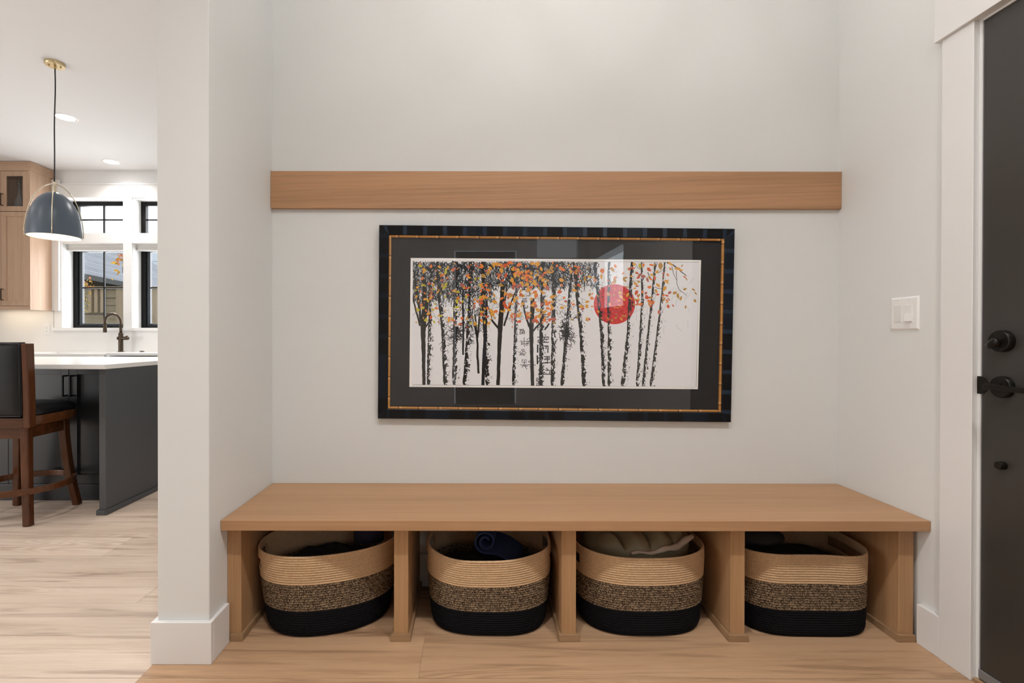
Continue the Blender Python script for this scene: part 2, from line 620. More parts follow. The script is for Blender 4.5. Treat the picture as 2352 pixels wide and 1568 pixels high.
win_labels = ['black framed lower window left of the white post behind the faucet',
              'black framed lower window right of the white post, cut by the wall',
              'black transom window above the blind behind the pendant lamp',
              'black transom window right of the white post at the top']
for i, (x0, x1, z0, z1) in enumerate(holes):
    lower = z0 < 2
    w = thing('window_%d' % (i + 1), win_labels[i], 'window', ((x0 + x1) / 2, YK + 0.147, z0), kind='structure')
    fw, sw = 0.060, 0.042
    ya, yb = YK + 0.147, YK + 0.20
    b = MB()
    b.box(x0, x0 + fw, ya, yb, z0, z1).box(x1 - fw, x1, ya, yb, z0, z1)
    b.box(x0 + fw, x1 - fw, ya, yb, z0, z0 + 0.035).box(x0 + fw, x1 - fw, ya, yb, z1 - 0.055, z1)
    b.build('window_frame', M['win_frame'], w, bevel=0.003)
    a0, a1, c0, c1 = x0 + fw, x1 - fw, z0 + 0.035, z1 - 0.055
    if lower:
        b = MB()
        b.box(a0, a0 + sw, ya + 0.018, yb - 0.002, c0, c1).box(a1 - sw, a1, ya + 0.018, yb - 0.002, c0, c1)
        b.box(a0 + sw, a1 - sw, ya + 0.018, yb - 0.002, c0, c0 + 0.022).box(a0 + sw, a1 - sw, ya + 0.018, yb - 0.002, c1 - 0.02, c1)
        b.build('sash', M['win_sash'], w, bevel=0.003)
        a0, a1, c0, c1 = a0 + sw, a1 - sw, c0 + 0.022, c1 - 0.02
    xm, zm = (a0 + a1) / 2, (c0 + c1) / 2
    b = MB()
    b.box(xm - 0.008, xm + 0.008, ya + 0.024, ya + 0.040, c0, c1)
    zz = zm + (0.0 if lower else 0.0)
    b.box(a0, xm - 0.008, ya + 0.024, ya + 0.040, zz - 0.008, zz + 0.008)
    b.box(xm + 0.008, a1, ya + 0.024, ya + 0.040, zz - 0.008, zz + 0.008)
    b.build('muntin', M['win_frame'], w)
    MB().box(a0, a1, ya + 0.030, ya + 0.034, c0, c1).build('glass_pane', M['glass'], w)
    if lower:
        b = MB()
        b.box((x0 + x1) / 2 - 0.10, (x0 + x1) / 2 + 0.10, ya - 0.012, ya, z0 + 0.006, z0 + 0.024)
        b.tube([((x0 + x1) / 2 - 0.04, ya - 0.012, z0 + 0.02), ((x0 + x1) / 2 + 0.01, ya - 0.025, z0 + 0.03), ((x0 + x1) / 2 + 0.06, ya - 0.02, z0 + 0.022)], 0.006, 8)
        b.build('crank_handle', M['win_frame'], w, bevel=0.002)
    if lower:
        t = thing('roller_blind', ['white blind rolled up in the left lower kitchen window',
                                   'white blind rolled up in the right lower kitchen window'][i], 'blind',
                  ((x0 + x1) / 2, YK + 0.06, z1), group='rolled up kitchen blinds')
        box('headrail', M['blind'], x0 + 0.006, x1 - 0.006, YK + 0.056, YK + 0.115, z1 - 0.042, z1 - 0.004, t, bevel=0.003)
        box('fabric_stack', M['blind'], x0 + 0.010, x1 - 0.010, YK + 0.064, YK + 0.108, z1 - 0.062, z1 - 0.042, t, bevel=0.004)
        box('bottom_bar', M['blind'], x0 + 0.008, x1 - 0.008, YK + 0.058, YK + 0.112, z1 - 0.076, z1 - 0.062, t, bevel=0.003)

# baseboards
BH = 0.143
o = MB().box(XL, XR, YB - 0.015, YB, 0, BH).build('baseboard_back', M['trim'], bevel=0.002)
struct(o, 'white baseboard behind the bench', 'baseboard')
b = MB()
b.box(-1.093, XL + 0.0145, YP - 0.016, YP, 0, BH)
b.box(XL, XL + 0.0145, YP, 1.8145, 0, BH)
b.box(-1.093, -1.078, YP, YK, 0, BH)
o = b.build('baseboard_left', M['trim'], bevel=0.002)
struct(o, 'white baseboard wrapped around the wall stub', 'baseboard')
o = box('baseboard_right', M['trim'], XR - 0.017, XR, 1.7265, 1.8145, 0, BH, bevel=0.002)
struct(o, 'short white baseboard between bench and door casing', 'baseboard')

# door casing
b = MB()
b.box(XR - 0.018, XR, 1.6155, 1.7262, 0, 2.1285)
o = b.build('trim_4', M['trim'], bevel=0.0015)
struct(o, 'white side casing left of the dark door', 'door trim')
o = box('trim_5', M['trim'], XR - 0.030, XR, 0.55, 1.7435, 2.129, 2.32, bevel=0.0015)
struct(o, 'white head casing above the dark door', 'door trim')
b = MB()
b.box(XR + 0.001, XR + 0.139, 1.6065, 1.620, 0.012, 2.13)
b.box(XR + 0.001, XR + 0.139, 0.68, 1.6065, 2.1215, 2.1295)
b.box(XR + 0.045, XR + 0.139, 1.592, 1.6065, 0.012, 2.1215)
o = b.build('trim_6', M['trim'], bevel=0.001)
struct(o, 'white jamb around the dark door', 'door jamb')

# ------------------------------------------------------------------ the dark door on the right wall
d = thing('door_1', 'dark charcoal entry door at the right edge', 'door', (XR + 0.002, 1.15, 0.012), kind='structure')
box('door_panel', M['door_paint'], XR + 0.002, XR + 0.044, 0.69, 1.6035, 0.03, 2.119, d, bevel=0.002)
sweep = plain('grey_sweep', (0.18, 0.18, 0.18, 1), 0.5)
box('door_sweep', sweep, XR - 0.004, XR + 0.002, 0.69, 1.6035, 0.018, 0.045, d, bevel=0.001)
box('weatherstrip', plain('grey_rubber', (0.20, 0.20, 0.21, 1), 0.6), XR + 0.0026, XR + 0.012, 1.6036, 1.6062, 0.03, 2.119, d)
HY = 1.536
# deadbolt
h = MB().lathe([(0.0335, 0), (0.0335, -0.016), (0.031, -0.020)], (XR + 0.002, HY, 1.0975), 40, 'X').build('deadbolt_rosette', M['black_hardware'], d, bevel=0.001)
smooth_by_angle(h)
b = MB()
b.lathe([(0.010, -0.018), (0.010, -0.030)], (XR + 0.002, HY, 1.092), 20, 'X')
c0 = Vector((XR - 0.034, HY, 1.092))
dirv = Vector((0, 0.80, -0.60))
b.tube([c0 - dirv * 0.016, c0 - dirv * 0.008, c0 + dirv * 0.010, c0 + dirv * 0.021], [0.0045, 0.006, 0.006, 0.0045], 12, ry=[0.009, 0.012, 0.012, 0.009])
b.build('thumb_turn', M['black_hardware'], h, smooth=True)
b = MB()
for dy in (-0.016, 0.016):
    b.lathe([(0.0035, -0.019), (0.003, -0.0225)], (XR + 0.002, HY + dy, 1.104), 12, 'X')
b.build('screw', M['bronze'], h)
# lever
h = MB().lathe([(0.0335, 0), (0.0335, -0.012), (0.031, -0.016)], (XR + 0.002, HY, 0.957), 40, 'X').build('lever_rosette', M['black_hardware'], d, bevel=0.001)
smooth_by_angle(h)
b = MB()
b.lathe([(0.010, -0.014), (0.010, -0.045)], (XR + 0.002, HY, 0.957), 20, 'X')
b.tube([(XR - 0.046, HY + 0.014, 0.9575), (XR - 0.047, HY - 0.05, 0.9565), (XR - 0.047, HY - 0.118, 0.956)], 0.0055, 4, ry=0.0085, up=(0, 0, 1))
b.build('lever_handle', M['black_hardware'], h, bevel=0.002)
b = MB().lathe([(0.0035, -0.0155), (0.003, -0.018)], (XR + 0.002, HY - 0.016, 0.966), 12, 'X')
b.build('screw', M['bronze'], h)
# strike plate
b = MB()
b.box(XR - 0.001, XR + 0.03, 1.6045, 1.6068, 0.928, 0.985)
b.lathe([(0.0285, 0), (0.0285, -0.002)], (XR + 0.0008, 1.6095, 0.9565), 28, 'X')
b.build('strike_plate', M['black_hardware'], d, bevel=0.0005)
# bumper
b = MB().lathe([(0.0125, 0), (0.0125, -0.016), (0.011, -0.019)], (XR + 0.002, 1.536, 0.716), 28, 'X')
o = b.build('door_bumper', M['black_hardware'], d)
smooth_by_angle(o)
# sill wood
o = box('trim_7', M['oak_trim'], XR - 0.012, XR + 0.14, 0.68, 1.6155, 0.0, 0.012, bevel=0.004)
struct(o, 'oak threshold strip under the dark door', 'threshold')

# entry door behind the viewer, seen only as a reflection
d = thing('door_2', 'dark panelled front door reflected in the print glass', 'door', (0.16, YBACK, 0), kind='structure')
b = MB().box(-0.27, 0.59, YBACK - 0.06, YBACK - 0.02, 0.01, 2.22)
b.build('door_panel', M['door_paint'], d, bevel=0.003)
b = MB()
for x0, x1 in ((-0.15, 0.12), (0.20, 0.47)):
    b.box(x0, x1, YBACK - 0.02, YBACK - 0.012, 0.2, 0.95).box(x0, x1, YBACK - 0.02, YBACK - 0.012, 1.1, 2.05)
b.build('raised_panel', M['door_paint'], d, bevel=0.006)
b = MB()
b.box(-0.42, -0.29, YBACK, YBACK + 0.02, 0, 2.24).box(0.61, 0.74, YBACK, YBACK + 0.02, 0, 2.24).box(-0.46, 0.78, YBACK, YBACK + 0.03, 2.24, 2.42)
o = b.build('trim_8', M['trim'], bevel=0.002)
struct(o, 'white casing around the front door', 'door trim')
for nm, (x0, x1, y0, y1, z0, z1), lb in (('window_5', (XR + 0.05, XR + 0.06, SIDEWIN[0], SIDEWIN[1], SIDEWIN[2], SIDEWIN[3]), 'side window behind the viewer on the door wall'),
                                         ('window_6', (ENTRYWIN[0], ENTRYWIN[1], YBACK - 0.08, YBACK - 0.07, ENTRYWIN[2], ENTRYWIN[3]), 'narrow window beside the front door')):
    o = MB().box(x0, x1, y0, y1, z0, z1).build(nm, M['glass'])
    struct(o, lb, 'window')
o = MB().box(XFAR - 0.08, XFAR - 0.07, -1.2, 1.6, 0.3, 2.6).build('window_7', M['glass'])
struct(o, 'large great room window far left', 'window')

# ------------------------------------------------------------------ bench
YF = 1.776      # front edge of the seat
bench = thing('bench', 'long built-in oak bench with four open cubbies under the framed print', 'bench', (0.36, 2.0, 0))
box('seat_board', M['oak_x'], XL + 0.002, XR - 0.001, YF, YB - 0.001, 0.4195, 0.4565, bench, bevel=0.0015)
YPF = 1.827
panels = [(-0.901, -0.851), (-0.292, -0.240), (0.321, 0.374), (0.939, 0.991), (1.553, 1.608)]
for i, (x0, x1) in enumerate(panels):
    p = MB()
    p.box(x0, x1, YPF, YB - 0.016, 0.0005, 0.419)
    po = p.build('end_panel' if i in (0, 4) else 'divider', M['oak_z'], bench, bevel=0.0012)
    t = MB()
    ta = 0.0 if i == 0 else 0.010
    tb = 0.004 if i == 4 else 0.010
    xa, xb = x0 - ta, x1 + tb
    if i == 0:
        xa = XL + 0.015
    if i == 4:
        xb = XR - 0.0175
    t.box(xa, xb, YPF - 0.011, YPF, 0.0005, 0.0255)
    if i > 0:
        t.box(x0 - 0.010, x0, YPF, YB - 0.016, 0.0005, 0.0255)
    if i < 4:
        t.box(x1, x1 + 0.010, YPF, YB - 0.016, 0.0005, 0.0255)
    t.build('base_trim', M['oak_trim'], po, bevel=0.001)

# rail above the print
r = MB().box(XL + 0.001, XR - 0.001, YB - 0.0195, YB, 1.6785, 1.843)
o = r.build('rail_board', M['oak_rail'], bevel=0.001)
tag(o, 'long oak rail board mounted across the wall above the framed print', 'rail')

# ------------------------------------------------------------------ light switch
t = thing('light_switch', 'white double rocker light switch plate beside the dark door', 'light switch', (XR, 1.893, 1.160))
SY, SZ = 1.888, 1.160
SZ = EYE + (776 - 718.5) * 1.893 / F
b = MB()
hw, hh = 0.0625, 0.0625
o_ = [(XR, SY - hw, SZ - hh), (XR, SY + hw, SZ - hh), (XR, SY + hw, SZ + hh), (XR, SY - hw, SZ + hh)]
i_ = [(XR - 0.006, SY - hw + .006, SZ - hh + .006), (XR - 0.006, SY + hw - .006, SZ - hh + .006), (XR - 0.006, SY + hw - .006, SZ + hh - .006), (XR - 0.006, SY - hw + .006, SZ + hh - .006)]
vo = [b.bm.verts.new(p) for p in o_]
vi = [b.bm.verts.new(p) for p in i_]
for k in range(4):
    b.bm.faces.new((vo[k], vo[(k + 1) % 4], vi[(k + 1) % 4], vi[k]))
b.bm.faces.new(vi)
b.bm.faces.new(vo)
b.build('wall_plate', M['plastic'], t, bevel=0.0015)
for k, dy in enumerate((0.023, -0.023)):
    fr = MB()
    fr.box(XR - 0.0075, XR - 0.006, SY + dy - 0.0165, SY + dy + 0.0165, SZ - 0.0335, SZ + 0.0335)
    fo = fr.build('switch_frame', M['plastic'], t, bevel=0.0008)
    b = MB()
    if k == 0:
        b.box(XR - 0.0088, XR - 0.0074, SY + dy - 0.0145, SY + dy + 0.0145, SZ - 0.031, SZ + 0.031)
    else:
        y0, y1 = SY + dy - 0.0145, SY + dy + 0.0145
        pts = [(XR - 0.0074, SZ - 0.031), (XR - 0.0145, SZ - 0.030), (XR - 0.0095, SZ), (XR - 0.0082, SZ + 0.031), (XR - 0.0074, SZ + 0.031)]
        A = [b.bm.verts.new((p[0], y0, p[1])) for p in pts]
        B = [b.bm.verts.new((p[0], y1, p[1])) for p in pts]
        b.bm.faces.new(A)
        b.bm.faces.new(B)
        for q in range(5):
            b.bm.faces.new((A[q], A[(q + 1) % 5], B[(q + 1) % 5], B[q]))
    b.build('rocker', M['plastic'] if k else M['plastic_grey'], fo, bevel=0.0006)
    for dz in (-0.049, 0.049):
        MB().lathe([(0.0028, -0.006), (0.0024, -0.0073)], (XR, SY + dy, SZ + dz), 12, 'X').build('screw', M['plastic_grey'], t)

# ------------------------------------------------------------------ framed print
S = 2.206 / F
PCX, PCY = 1276.5, 743.3
ANG = 0.0095
pic = thing('framed_print', 'black framed birch forest print with red sun hung slightly crooked', 'picture',
            ((PCX - 1089) * S, YB - 0.0065, EYE + (776 - PCY) * S), rot=(0.0129, ANG, 0))
PW, PH = 815 * S, 444.5 * S


def L(px, py):
    """picture-plane metres from pixel measurements of the photo"""
    x = (px - PCX) * S
    z = -(py - PCY) * S
    return x * math.cos(ANG) - z * math.sin(ANG), x * math.sin(ANG) + z * math.cos(ANG)


def frame_ring(prof, name, mats, seg_len=None, pick=None):
    """mitred frame: prof is a list of (inset, y) from the outer edge; faces cut in segments along each side"""
    b = MB()
    cor = [(-1, -1), (1, -1), (1, 1), (-1, 1)]
    for s in range(4):
        (ax, az), (bx, bz) = cor[s], cor[(s + 1) % 4]
        length = PW if s % 2 == 0 else PH
        n = max(2, int(length / seg_len)) if seg_len else 2
        for k in range(n):
            for j in range(len(prof) - 1):
                quad = []
                for (ins, y), ks in ((prof[j], k), (prof[j], k + 1), (prof[j + 1], k + 1), (prof[j + 1], k)):
                    hx, hz = PW / 2 - ins, PH / 2 - ins
                    # square cuts along the side, only the end pieces are mitred
                    t = -1 + 2 * ks / n
                    if s % 2 == 0:
                        c = max(-hx, min(hx, t * PW / 2)) * (1 if bx > ax else -1)
                        quad.append((c, y, az * hz))
                    else:
                        c = max(-hz, min(hz, t * PH / 2)) * (1 if bz > az else -1)
                        quad.append((ax * hx, y, c))
                mi = pick(s, k, j) if pick else 0
                if len({(round(p[0], 6), round(p[1], 6), round(p[2], 6)) for p in quad}) > 2:
                    b.poly(quad, mi)
    return b.build(name, mats, pic, world=False)


frame_mats = [plain('frame_black', (0.006, 0.006, 0.007, 1), 0.35, spec=0.2),
              plain('frame_blueblack', (0.007, 0.010, 0.016, 1), 0.3, spec=0.25),
              plain('frame_navy', (0.014, 0.024, 0.042, 1), 0.25, spec=0.35)]
rf = random.Random(3)
fpick = {}


def pick_frame(s, k, j):
    if (s, k) not in fpick:
        cyc = (k + 3) % 5 if k else 1
        fpick[(s, k)] = (2 if s in (1, 2) else 1) if cyc == 0 else (fpick[(s, k - 1)] if cyc > 1 else rf.choice((0, 0, 0, 1)))
    return fpick[(s, k)]


FD = 0.0245
frame_ring([(0.0, 0.0), (0.0, -FD + 0.003), (0.003, -FD), (0.040, -FD + 0.002), (0.043, -FD + 0.004), (0.0435, -0.008)], 'outer_frame', frame_mats, 0.0175, pick_frame)
gold_mats = [plain('bamboo_gold', (0.42, 0.20, 0.055, 1), 0.3), plain('bamboo_gold_light', (0.58, 0.31, 0.12, 1), 0.3), plain('bamboo_node', (0.16, 0.07, 0.02, 1), 0.4)]


def pick_gold(s, k, j):
    c = (k + 3 * s) % 17
    return 2 if c == 0 else (1 if c in (1, 2) else 0)


frame_ring([(0.0432, -0.008), (0.0432, -0.0185), (0.047, -0.0205), (0.0525, -0.0185), (0.0528, -0.008)], 'gold_fillet', gold_mats, 0.0052, pick_gold)
MB().box(-PW / 2 + 0.004, PW / 2 - 0.004, -0.006, -0.001, -PH / 2 + 0.004, PH / 2 - 0.004).build('backing_board', plain('backing', (0.2, 0.17, 0.13, 1), 0.8), pic, world=False)
mat_board = plain('black_mat_board', (0.010, 0.010, 0.011, 1), 0.75)
MB().box(-PW / 2 + 0.045, PW / 2 - 0.045, -0.0095, -0.0070, -PH / 2 + 0.045, PH / 2 - 0.045).build('mat_board', mat_board, pic, world=False)
MB().box(-PW / 2 + 0.052, PW / 2 - 0.052, -0.0150, -0.0135, -PH / 2 + 0.052, PH / 2 - 0.052).build('glass_pane', glass_sheet('picture_glass', 1.62), pic, world=False)


def ink_material():
    """birch bark: black patches, thinning out to the right of each trunk; the gaps are left clear"""
    m = bpy.data.materials.new('birch_ink')
    m.use_nodes = True
    nt = m.node_tree
    bs = nt.nodes['Principled BSDF']
    bs.inputs['Base Color'].default_value = (0.017, 0.015, 0.014, 1)
    bs.inputs['Roughness'].default_value = 0.8
    uv = nt.nodes.new('ShaderNodeUVMap')
    uv.uv_map = 'UVMap'
    sep = nt.nodes.new('ShaderNodeSeparateXYZ')
    nt.links.new(uv.outputs['UV'], sep.inputs[0])
    mp = nt.nodes.new('ShaderNodeMapping')
    mp.inputs['Scale'].default_value = (3.2, 0.115, 1)
    nt.links.new(uv.outputs['UV'], mp.inputs['Vector'])
    n = nt.nodes.new('ShaderNodeTexNoise')
    n.inputs['Scale'].default_value = 1.0
    n.inputs['Detail'].default_value = 3.0
    n.inputs['Distortion'].default_value = 1.2
    nt.links.new(mp.outputs['Vector'], n.inputs['Vector'])
    fr = mathn(nt, 'FRACT', sep.outputs[0])
    # across the trunk: solid on the left, broken on the right and at the rims
    cr = ramp(nt, [(0.0, (0.36, 0.36, 0.36, 1)), (1.0, (0.64, 0.64, 0.64, 1)), (0.14, (0.34, 0.34, 0.34, 1)), (0.45, (0.46, 0.46, 0.46, 1)), (0.62, (0.58, 0.58, 0.58, 1))])
    nt.links.new(fr, cr.inputs['Fac'])
    at = nt.nodes.new('ShaderNodeAttribute')
    at.attribute_name = 'density'
    d = mathn(nt, 'SUBTRACT', n.outputs['Fac'], cr.outputs['Color'])
    d = mathn(nt, 'ADD', d, at.outputs['Fac'])
    g = mathn(nt, 'GREATER_THAN', d, 0.02)
    tr = nt.nodes.new('ShaderNodeBsdfTransparent')
    mx = nt.nodes.new('ShaderNodeMixShader')
    nt.links.new(g, mx.inputs[0])
    nt.links.new(tr.outputs[0], mx.inputs[1])
    nt.links.new(bs.outputs[0], mx.inputs[2])
    nt.links.new(mx.outputs[0], nt.nodes['Material Output'].inputs[0])
    return m


def art():
    R = random.Random(11)
    mats = [plain('print_paper', (0.86, 0.875, 0.91, 1), 0.8),            # 0
            plain('print_ink_brown', (0.020, 0.016, 0.012, 1), 0.8),       # 1
            ink_material(),                                               # 2
            None,                                                         # 3 red sun
            plain('print_orange', (0.78, 0.21, 0.045, 1), 0.8),            # 4
            plain('print_redorange', (0.66, 0.105, 0.035, 1), 0.8),        # 5
            plain('print_amber', (0.74, 0.36, 0.05, 1), 0.8),             # 6
            plain('print_ochre', (0.50, 0.27, 0.05, 1), 0.8),             # 7
            plain('print_lime', (0.56, 0.50, 0.04, 1), 0.8),              # 8
            plain('print_rose', (0.46, 0.13, 0.09, 1), 0.8),              # 9
            plain('print_ink', (0.012, 0.012, 0.015, 1), 0.8),            # 10
            plain('print_slate', (0.055, 0.085, 0.11, 1), 0.8),           # 11
            plain('print_border', (0.92, 0.92, 0.91, 1), 0.8),            # 12
            plain('print_line', (0.20, 0.20, 0.20, 1), 0.8),              # 13
            plain('print_grey', (0.26, 0.29, 0.31, 1), 0.8)]              # 14
    m, nt, bs = newmat('print_red_sun')
    tc = nt.nodes.new('ShaderNodeTexCoord')
    n = nt.nodes.new('ShaderNodeTexNoise')
    n.inputs['Scale'].default_value = 90
    n.inputs['Detail'].default_value = 4
    r = ramp(nt, [(0.35, (0.50, 0.016, 0.020, 1)), (0.65, (0.74, 0.045, 0.045, 1))])
    nt.links.new(tc.outputs['Object'], n.inputs['Vector'])
    nt.links.new(n.outputs['Fac'], r.inputs['Fac'])
    nt.links.new(r.outputs['Color'], bs.inputs['Base Color'])
    bs.inputs['Roughness'].default_value = 0.8
    mats[3] = m
    b = MB()
    den = b.bm.loops.layers.float.new('density')
    IX0, IX1, IY0, IY1 = 947.0, 1607.5, 597.2, 885.0
    base = -0.0098
    layer = [0]

    def pos(px, py, lay):
        # image edges stay inside the printed rectangle
        px = min(max(px, IX0), IX1)
        skew = (px - IX0) * 0.0066
        py = min(max(py, IY0 + skew * 0.0), IY1 + 4)
        x, z = L(px, py)
        return (x, base - lay * 1.2e-5, z)

    def poly(pts, mi, lay):
        P = [pos(px, py, lay) for px, py in pts]
        try:
            return b.poly(P, mi)
        except ValueError:
            return None

    def strip(pts, w, mi, lay, birch=None, seed=0.0):
        n = len(pts)
        W = w if isinstance(w, (list, tuple)) else [w] * n
        left, right = [], []
        for i in range(n):
            a = pts[max(i - 1, 0)]
            c = pts[min(i + 1, n - 1)]
            dx, dy = c[0] - a[0], c[1] - a[1]
            ln = math.hypot(dx, dy) or 1
            nx, ny = -dy / ln, dx / ln
            left.append((pts[i][0] + nx * W[i] / 2, pts[i][1] + ny * W[i] / 2))
            right.append((pts[i][0] - nx * W[i] / 2, pts[i][1] - ny * W[i] / 2))
        for i in range(n - 1):
            q = [left[i], right[i], right[i + 1], left[i + 1]]
            f = poly(q, mi, lay)
            if f and birch is not None:
                # pts run downwards: 'left' of travel is picture left
                us = (0.999, 0.001, 0.001, 0.999) if birch > -9 else None
                xs = [p[0] for p in (left[i], right[i])]
                lo_is_left = left[i][0] < right[i][0]
                ul, ur = (0.001, 0.999) if lo_is_left else (0.999, 0.001)
                for l, (u, v) in zip(f.loops, ((ul, pts[i][1]), (ur, pts[i][1]), (ur, pts[i + 1][1]), (ul, pts[i + 1][1]))):
                    l[b.uv].uv = (u + seed * 7, v + seed * 113.7)
                    l[den] = birch + 0.14 - 0.30 * max(0.0, min(1.0, (v - 640) / 180)) ** 0.8

    def densify(pts, step=6, jit=0.0):
        out = []
        for (x0, y0), (x1, y1) in zip(pts, pts[1:]):
            n = max(1, int(math.hypot(x1 - x0, y1 - y0) / step))
            for k in range(n):
                t = k / n
                out.append((x0 + (x1 - x0) * t + R.uniform(-jit, jit), y0 + (y1 - y0) * t))
        out.append(pts[-1])
        return out

    # sheet and printed area
    sheet = [(942.5, 591.5), (1612.3, 595.5), (1607.6, 893.8), (939.0, 889.3)]
    b.poly([(L(*p)[0], base + 2e-5, L(*p)[1]) for p in sheet], 12)
    img = [(946.5, 596.3), (1608.3, 600.4), (1603.4, 889.3), (943.2, 884.6)]
    b.poly([(L(*p)[0], base + 1e-5, L(*p)[1]) for p in img], 0)
    for p, q in zip(img, img[1:] + img[:1]):
        strip([p, q], 0.9, 13, 0.2)
    # sun
    sun = [(1413 + 47.8 * math.cos(2 * PI * k / 72), 697.5 + 46.2 * math.sin(2 * PI * k / 72)) for k in range(72)]
    poly(sun, 3, 1)

    bot = lambda px: 884.6 + (px - 943) * 0.0071 - 0.8
    top = lambda px: 596.8 + (px - 947) * 0.0062 + 0.6
    # far, faint twig haze in the crowns
    for k in range(3600):
        u = R.random()
        px = 948 + 420 * u ** 1.1
        ymax = 690 if px < 1130 else 655
        if 1060 < px < 1105:
            ymax = 760
        py = 599 + (ymax - 599) * R.random() ** 1.15
        ln = R.uniform(4, 17)
        a = R.gauss(PI / 2, 0.55)
        mi = R.choice((11, 11, 14, 14, 10, 10, 10, 0)) if px < 1130 else R.choice((10, 10, 14, 11, 0))
        x2, y2 = px + ln * math.cos(a), py + ln * math.sin(a)
        if y2 < 598.5:
            continue
        strip([(px, py), ((px + x2) / 2 + R.uniform(-1.5, 1.5), (py + y2) / 2), (x2, y2)], R.uniform(0.6, 1.9), mi, 2 + (k % 40) * 0.05)
    # the darkest tangle
    for k in range(1300):
        px = R.uniform(948, 1300)
        py = 599 + (85 if px < 1140 else 60) * R.random() ** 1.3
        ln = R.uniform(5, 15)
        a = R.gauss(PI / 2, 0.7)
        x2, y2 = px + ln * math.cos(a), py + ln * math.sin(a)
        if y2 < 598.5:
            continue
        strip([(px, py), ((px + x2) / 2 + R.uniform(-2, 2), (py + y2) / 2), (x2, y2)], R.uniform(0.7, 2.3), R.choice((10, 10, 10, 1, 11)), 4.05 + (k % 10) * 0.01)
    # fine hair twigs lower down
    for k in range(420):
        px = R.uniform(950, 1340)
        py = R.uniform(640, 735)
        ln = R.uniform(6, 24)
        a = R.choice((R.gauss(0.7, 0.4), R.gauss(2.4, 0.4)))
        pts = [(px, py)]
        for s in range(3):
            a += R.gauss(0, 0.25)
            pts.append((pts[-1][0] + ln / 3 * math.cos(a), pts[-1][1] + ln / 3 * math.sin(a)))
        strip(pts, R.uniform(0.35, 0.8), R.choice((10, 10, 14)), 4.2)
    for k in range(70):
        px = R.uniform(1340, 1600)
        py = R.uniform(610, 745)
        ln = R.uniform(8, 26)
        a = R.gauss(PI / 2, 0.7)
        pts = [(px, py)]
        for s in range(4):
            a += R.gauss(0, 0.3)
            pts.append((pts[-1][0] + ln / 4 * math.cos(a), pts[-1][1] + ln / 4 * math.sin(a)))
        strip(pts, 0.4, 14, 4.2)

    # birches: (points top to bottom), widths, extra density
    birches = [([(993, 600), (990, 720), (988, 800), (986, 885)], (10, 11, 11, 12), 0.17),
               ([(1008, 600), (1013, 680), (1021, 760), (1027, 885)], (12, 14, 13, 15), 0.03),
               ([(1051, 600), (1050, 700), (1049, 800), (1047, 885)], (15, 15, 15, 14), 0.06),
               ([(1084, 600), (1083, 690), (1078, 780), (1071, 885)], (12, 13, 13, 15), 0.05),
               ([(1113, 600), (1115, 700), (1119, 780), (1125, 885)], (14, 15, 14, 15), 0.05),
               ([(1191, 600), (1189, 700), (1187, 790), (1184, 886)], (10, 10, 11, 12), 0.19),
               ([(1251, 600), (1250, 700), (1248, 800), (1249, 886)], (12, 13, 14, 16), 0.02),
               ([(1279, 600), (1277, 700), (1276, 790), (1275, 886)], (17, 15, 14, 15), 0.09),
               ([(1318, 615), (1313, 680), (1306, 780), (1297, 887)], (10, 12, 13, 15), 0.09),
               ([(1326, 600), (1331, 670), (1341, 770), (1349, 888)], (17, 14, 13, 16), 0.08),
               ([(1372, 600), (1381, 690), (1388, 770), (1394, 888)], (17, 12, 12, 13), 0.06),
               ([(1403, 600), (1402, 690), (1405, 780), (1406, 888)], (9, 10, 11, 13), 0.14),
               ([(1456, 600), (1453, 680), (1449, 770), (1437, 888)], (10, 12, 13, 15), 0.10),
               ([(1478, 601), (1480, 680), (1477, 770), (1471, 889)], (8, 8, 10, 12), 0.02),
               ([(1509, 601), (1503, 680), (1494, 770), (1484, 889)], (8, 8, 9, 11), 0.05),
               ([(1531, 601), (1525, 680), (1514, 780), (1502, 889)], (7, 8, 9, 11), 0.11)]
    for i, (pts, w, dn) in enumerate(birches):
        pts = [(x, min(max(y, top(x)), bot(x))) for x, y in pts]
        # resample with widths
        PP, WW = [], []
        for (p0, w0), (p1, w1) in zip(zip(pts, w), list(zip(pts, w))[1:]):
            for k in range(14):
                t = k / 14
                PP.append((p0[0] + (p1[0] - p0[0]) * t + R.uniform(-.35, .35), p0[1] + (p1[1] - p0[1]) * t))
                WW.append(1.22 * (w0 + (w1 - w0) * t) * R.uniform(0.92, 1.08))
        PP.append(pts[-1])
        WW.append(w[-1])
        strip(PP, WW, 2, 5 + i * 0.3, birch=dn, seed=i * 1.0)
    # plain dark trunks with forked branches
    def solid(pts, w, mi=1, lay=10.5):
        PP, WW = [], []
        for (p0, w0), (p1, w1) in zip(zip(pts, w), list(zip(pts, w))[1:]):
            n = max(2, int(math.hypot(p1[0] - p0[0], p1[1] - p0[1]) / 7))
            for k in range(n):
                t = k / n
                PP.append((p0[0] + (p1[0] - p0[0]) * t + R.uniform(-.4, .4), p0[1] + (p1[1] - p0[1]) * t))
                WW.append((w0 + (w1 - w0) * t) * R.uniform(0.92, 1.08))
        PP.append(pts[-1])
        WW.append(w[-1])
        strip(PP, WW, mi, lay)
    solid([(973, 640), (975, 700), (971, 757), (972, 820), (973, 884.2)], (8, 12, 12, 8, 7.5))
    solid([(949, 618), (957, 670), (967, 742)], (3, 5, 6))
    solid([(946.8, 681), (954, 710), (964, 748)], (3, 4, 5))
    solid([(986, 660), (982, 700), (978, 725)], (2, 4, 5))
    solid([(992, 733), (983, 742), (974, 754)], (4, 4, 4))
    solid([(1062, 671), (1064, 740), (1063.5, 815)], (4, 4.5, 4), 10)
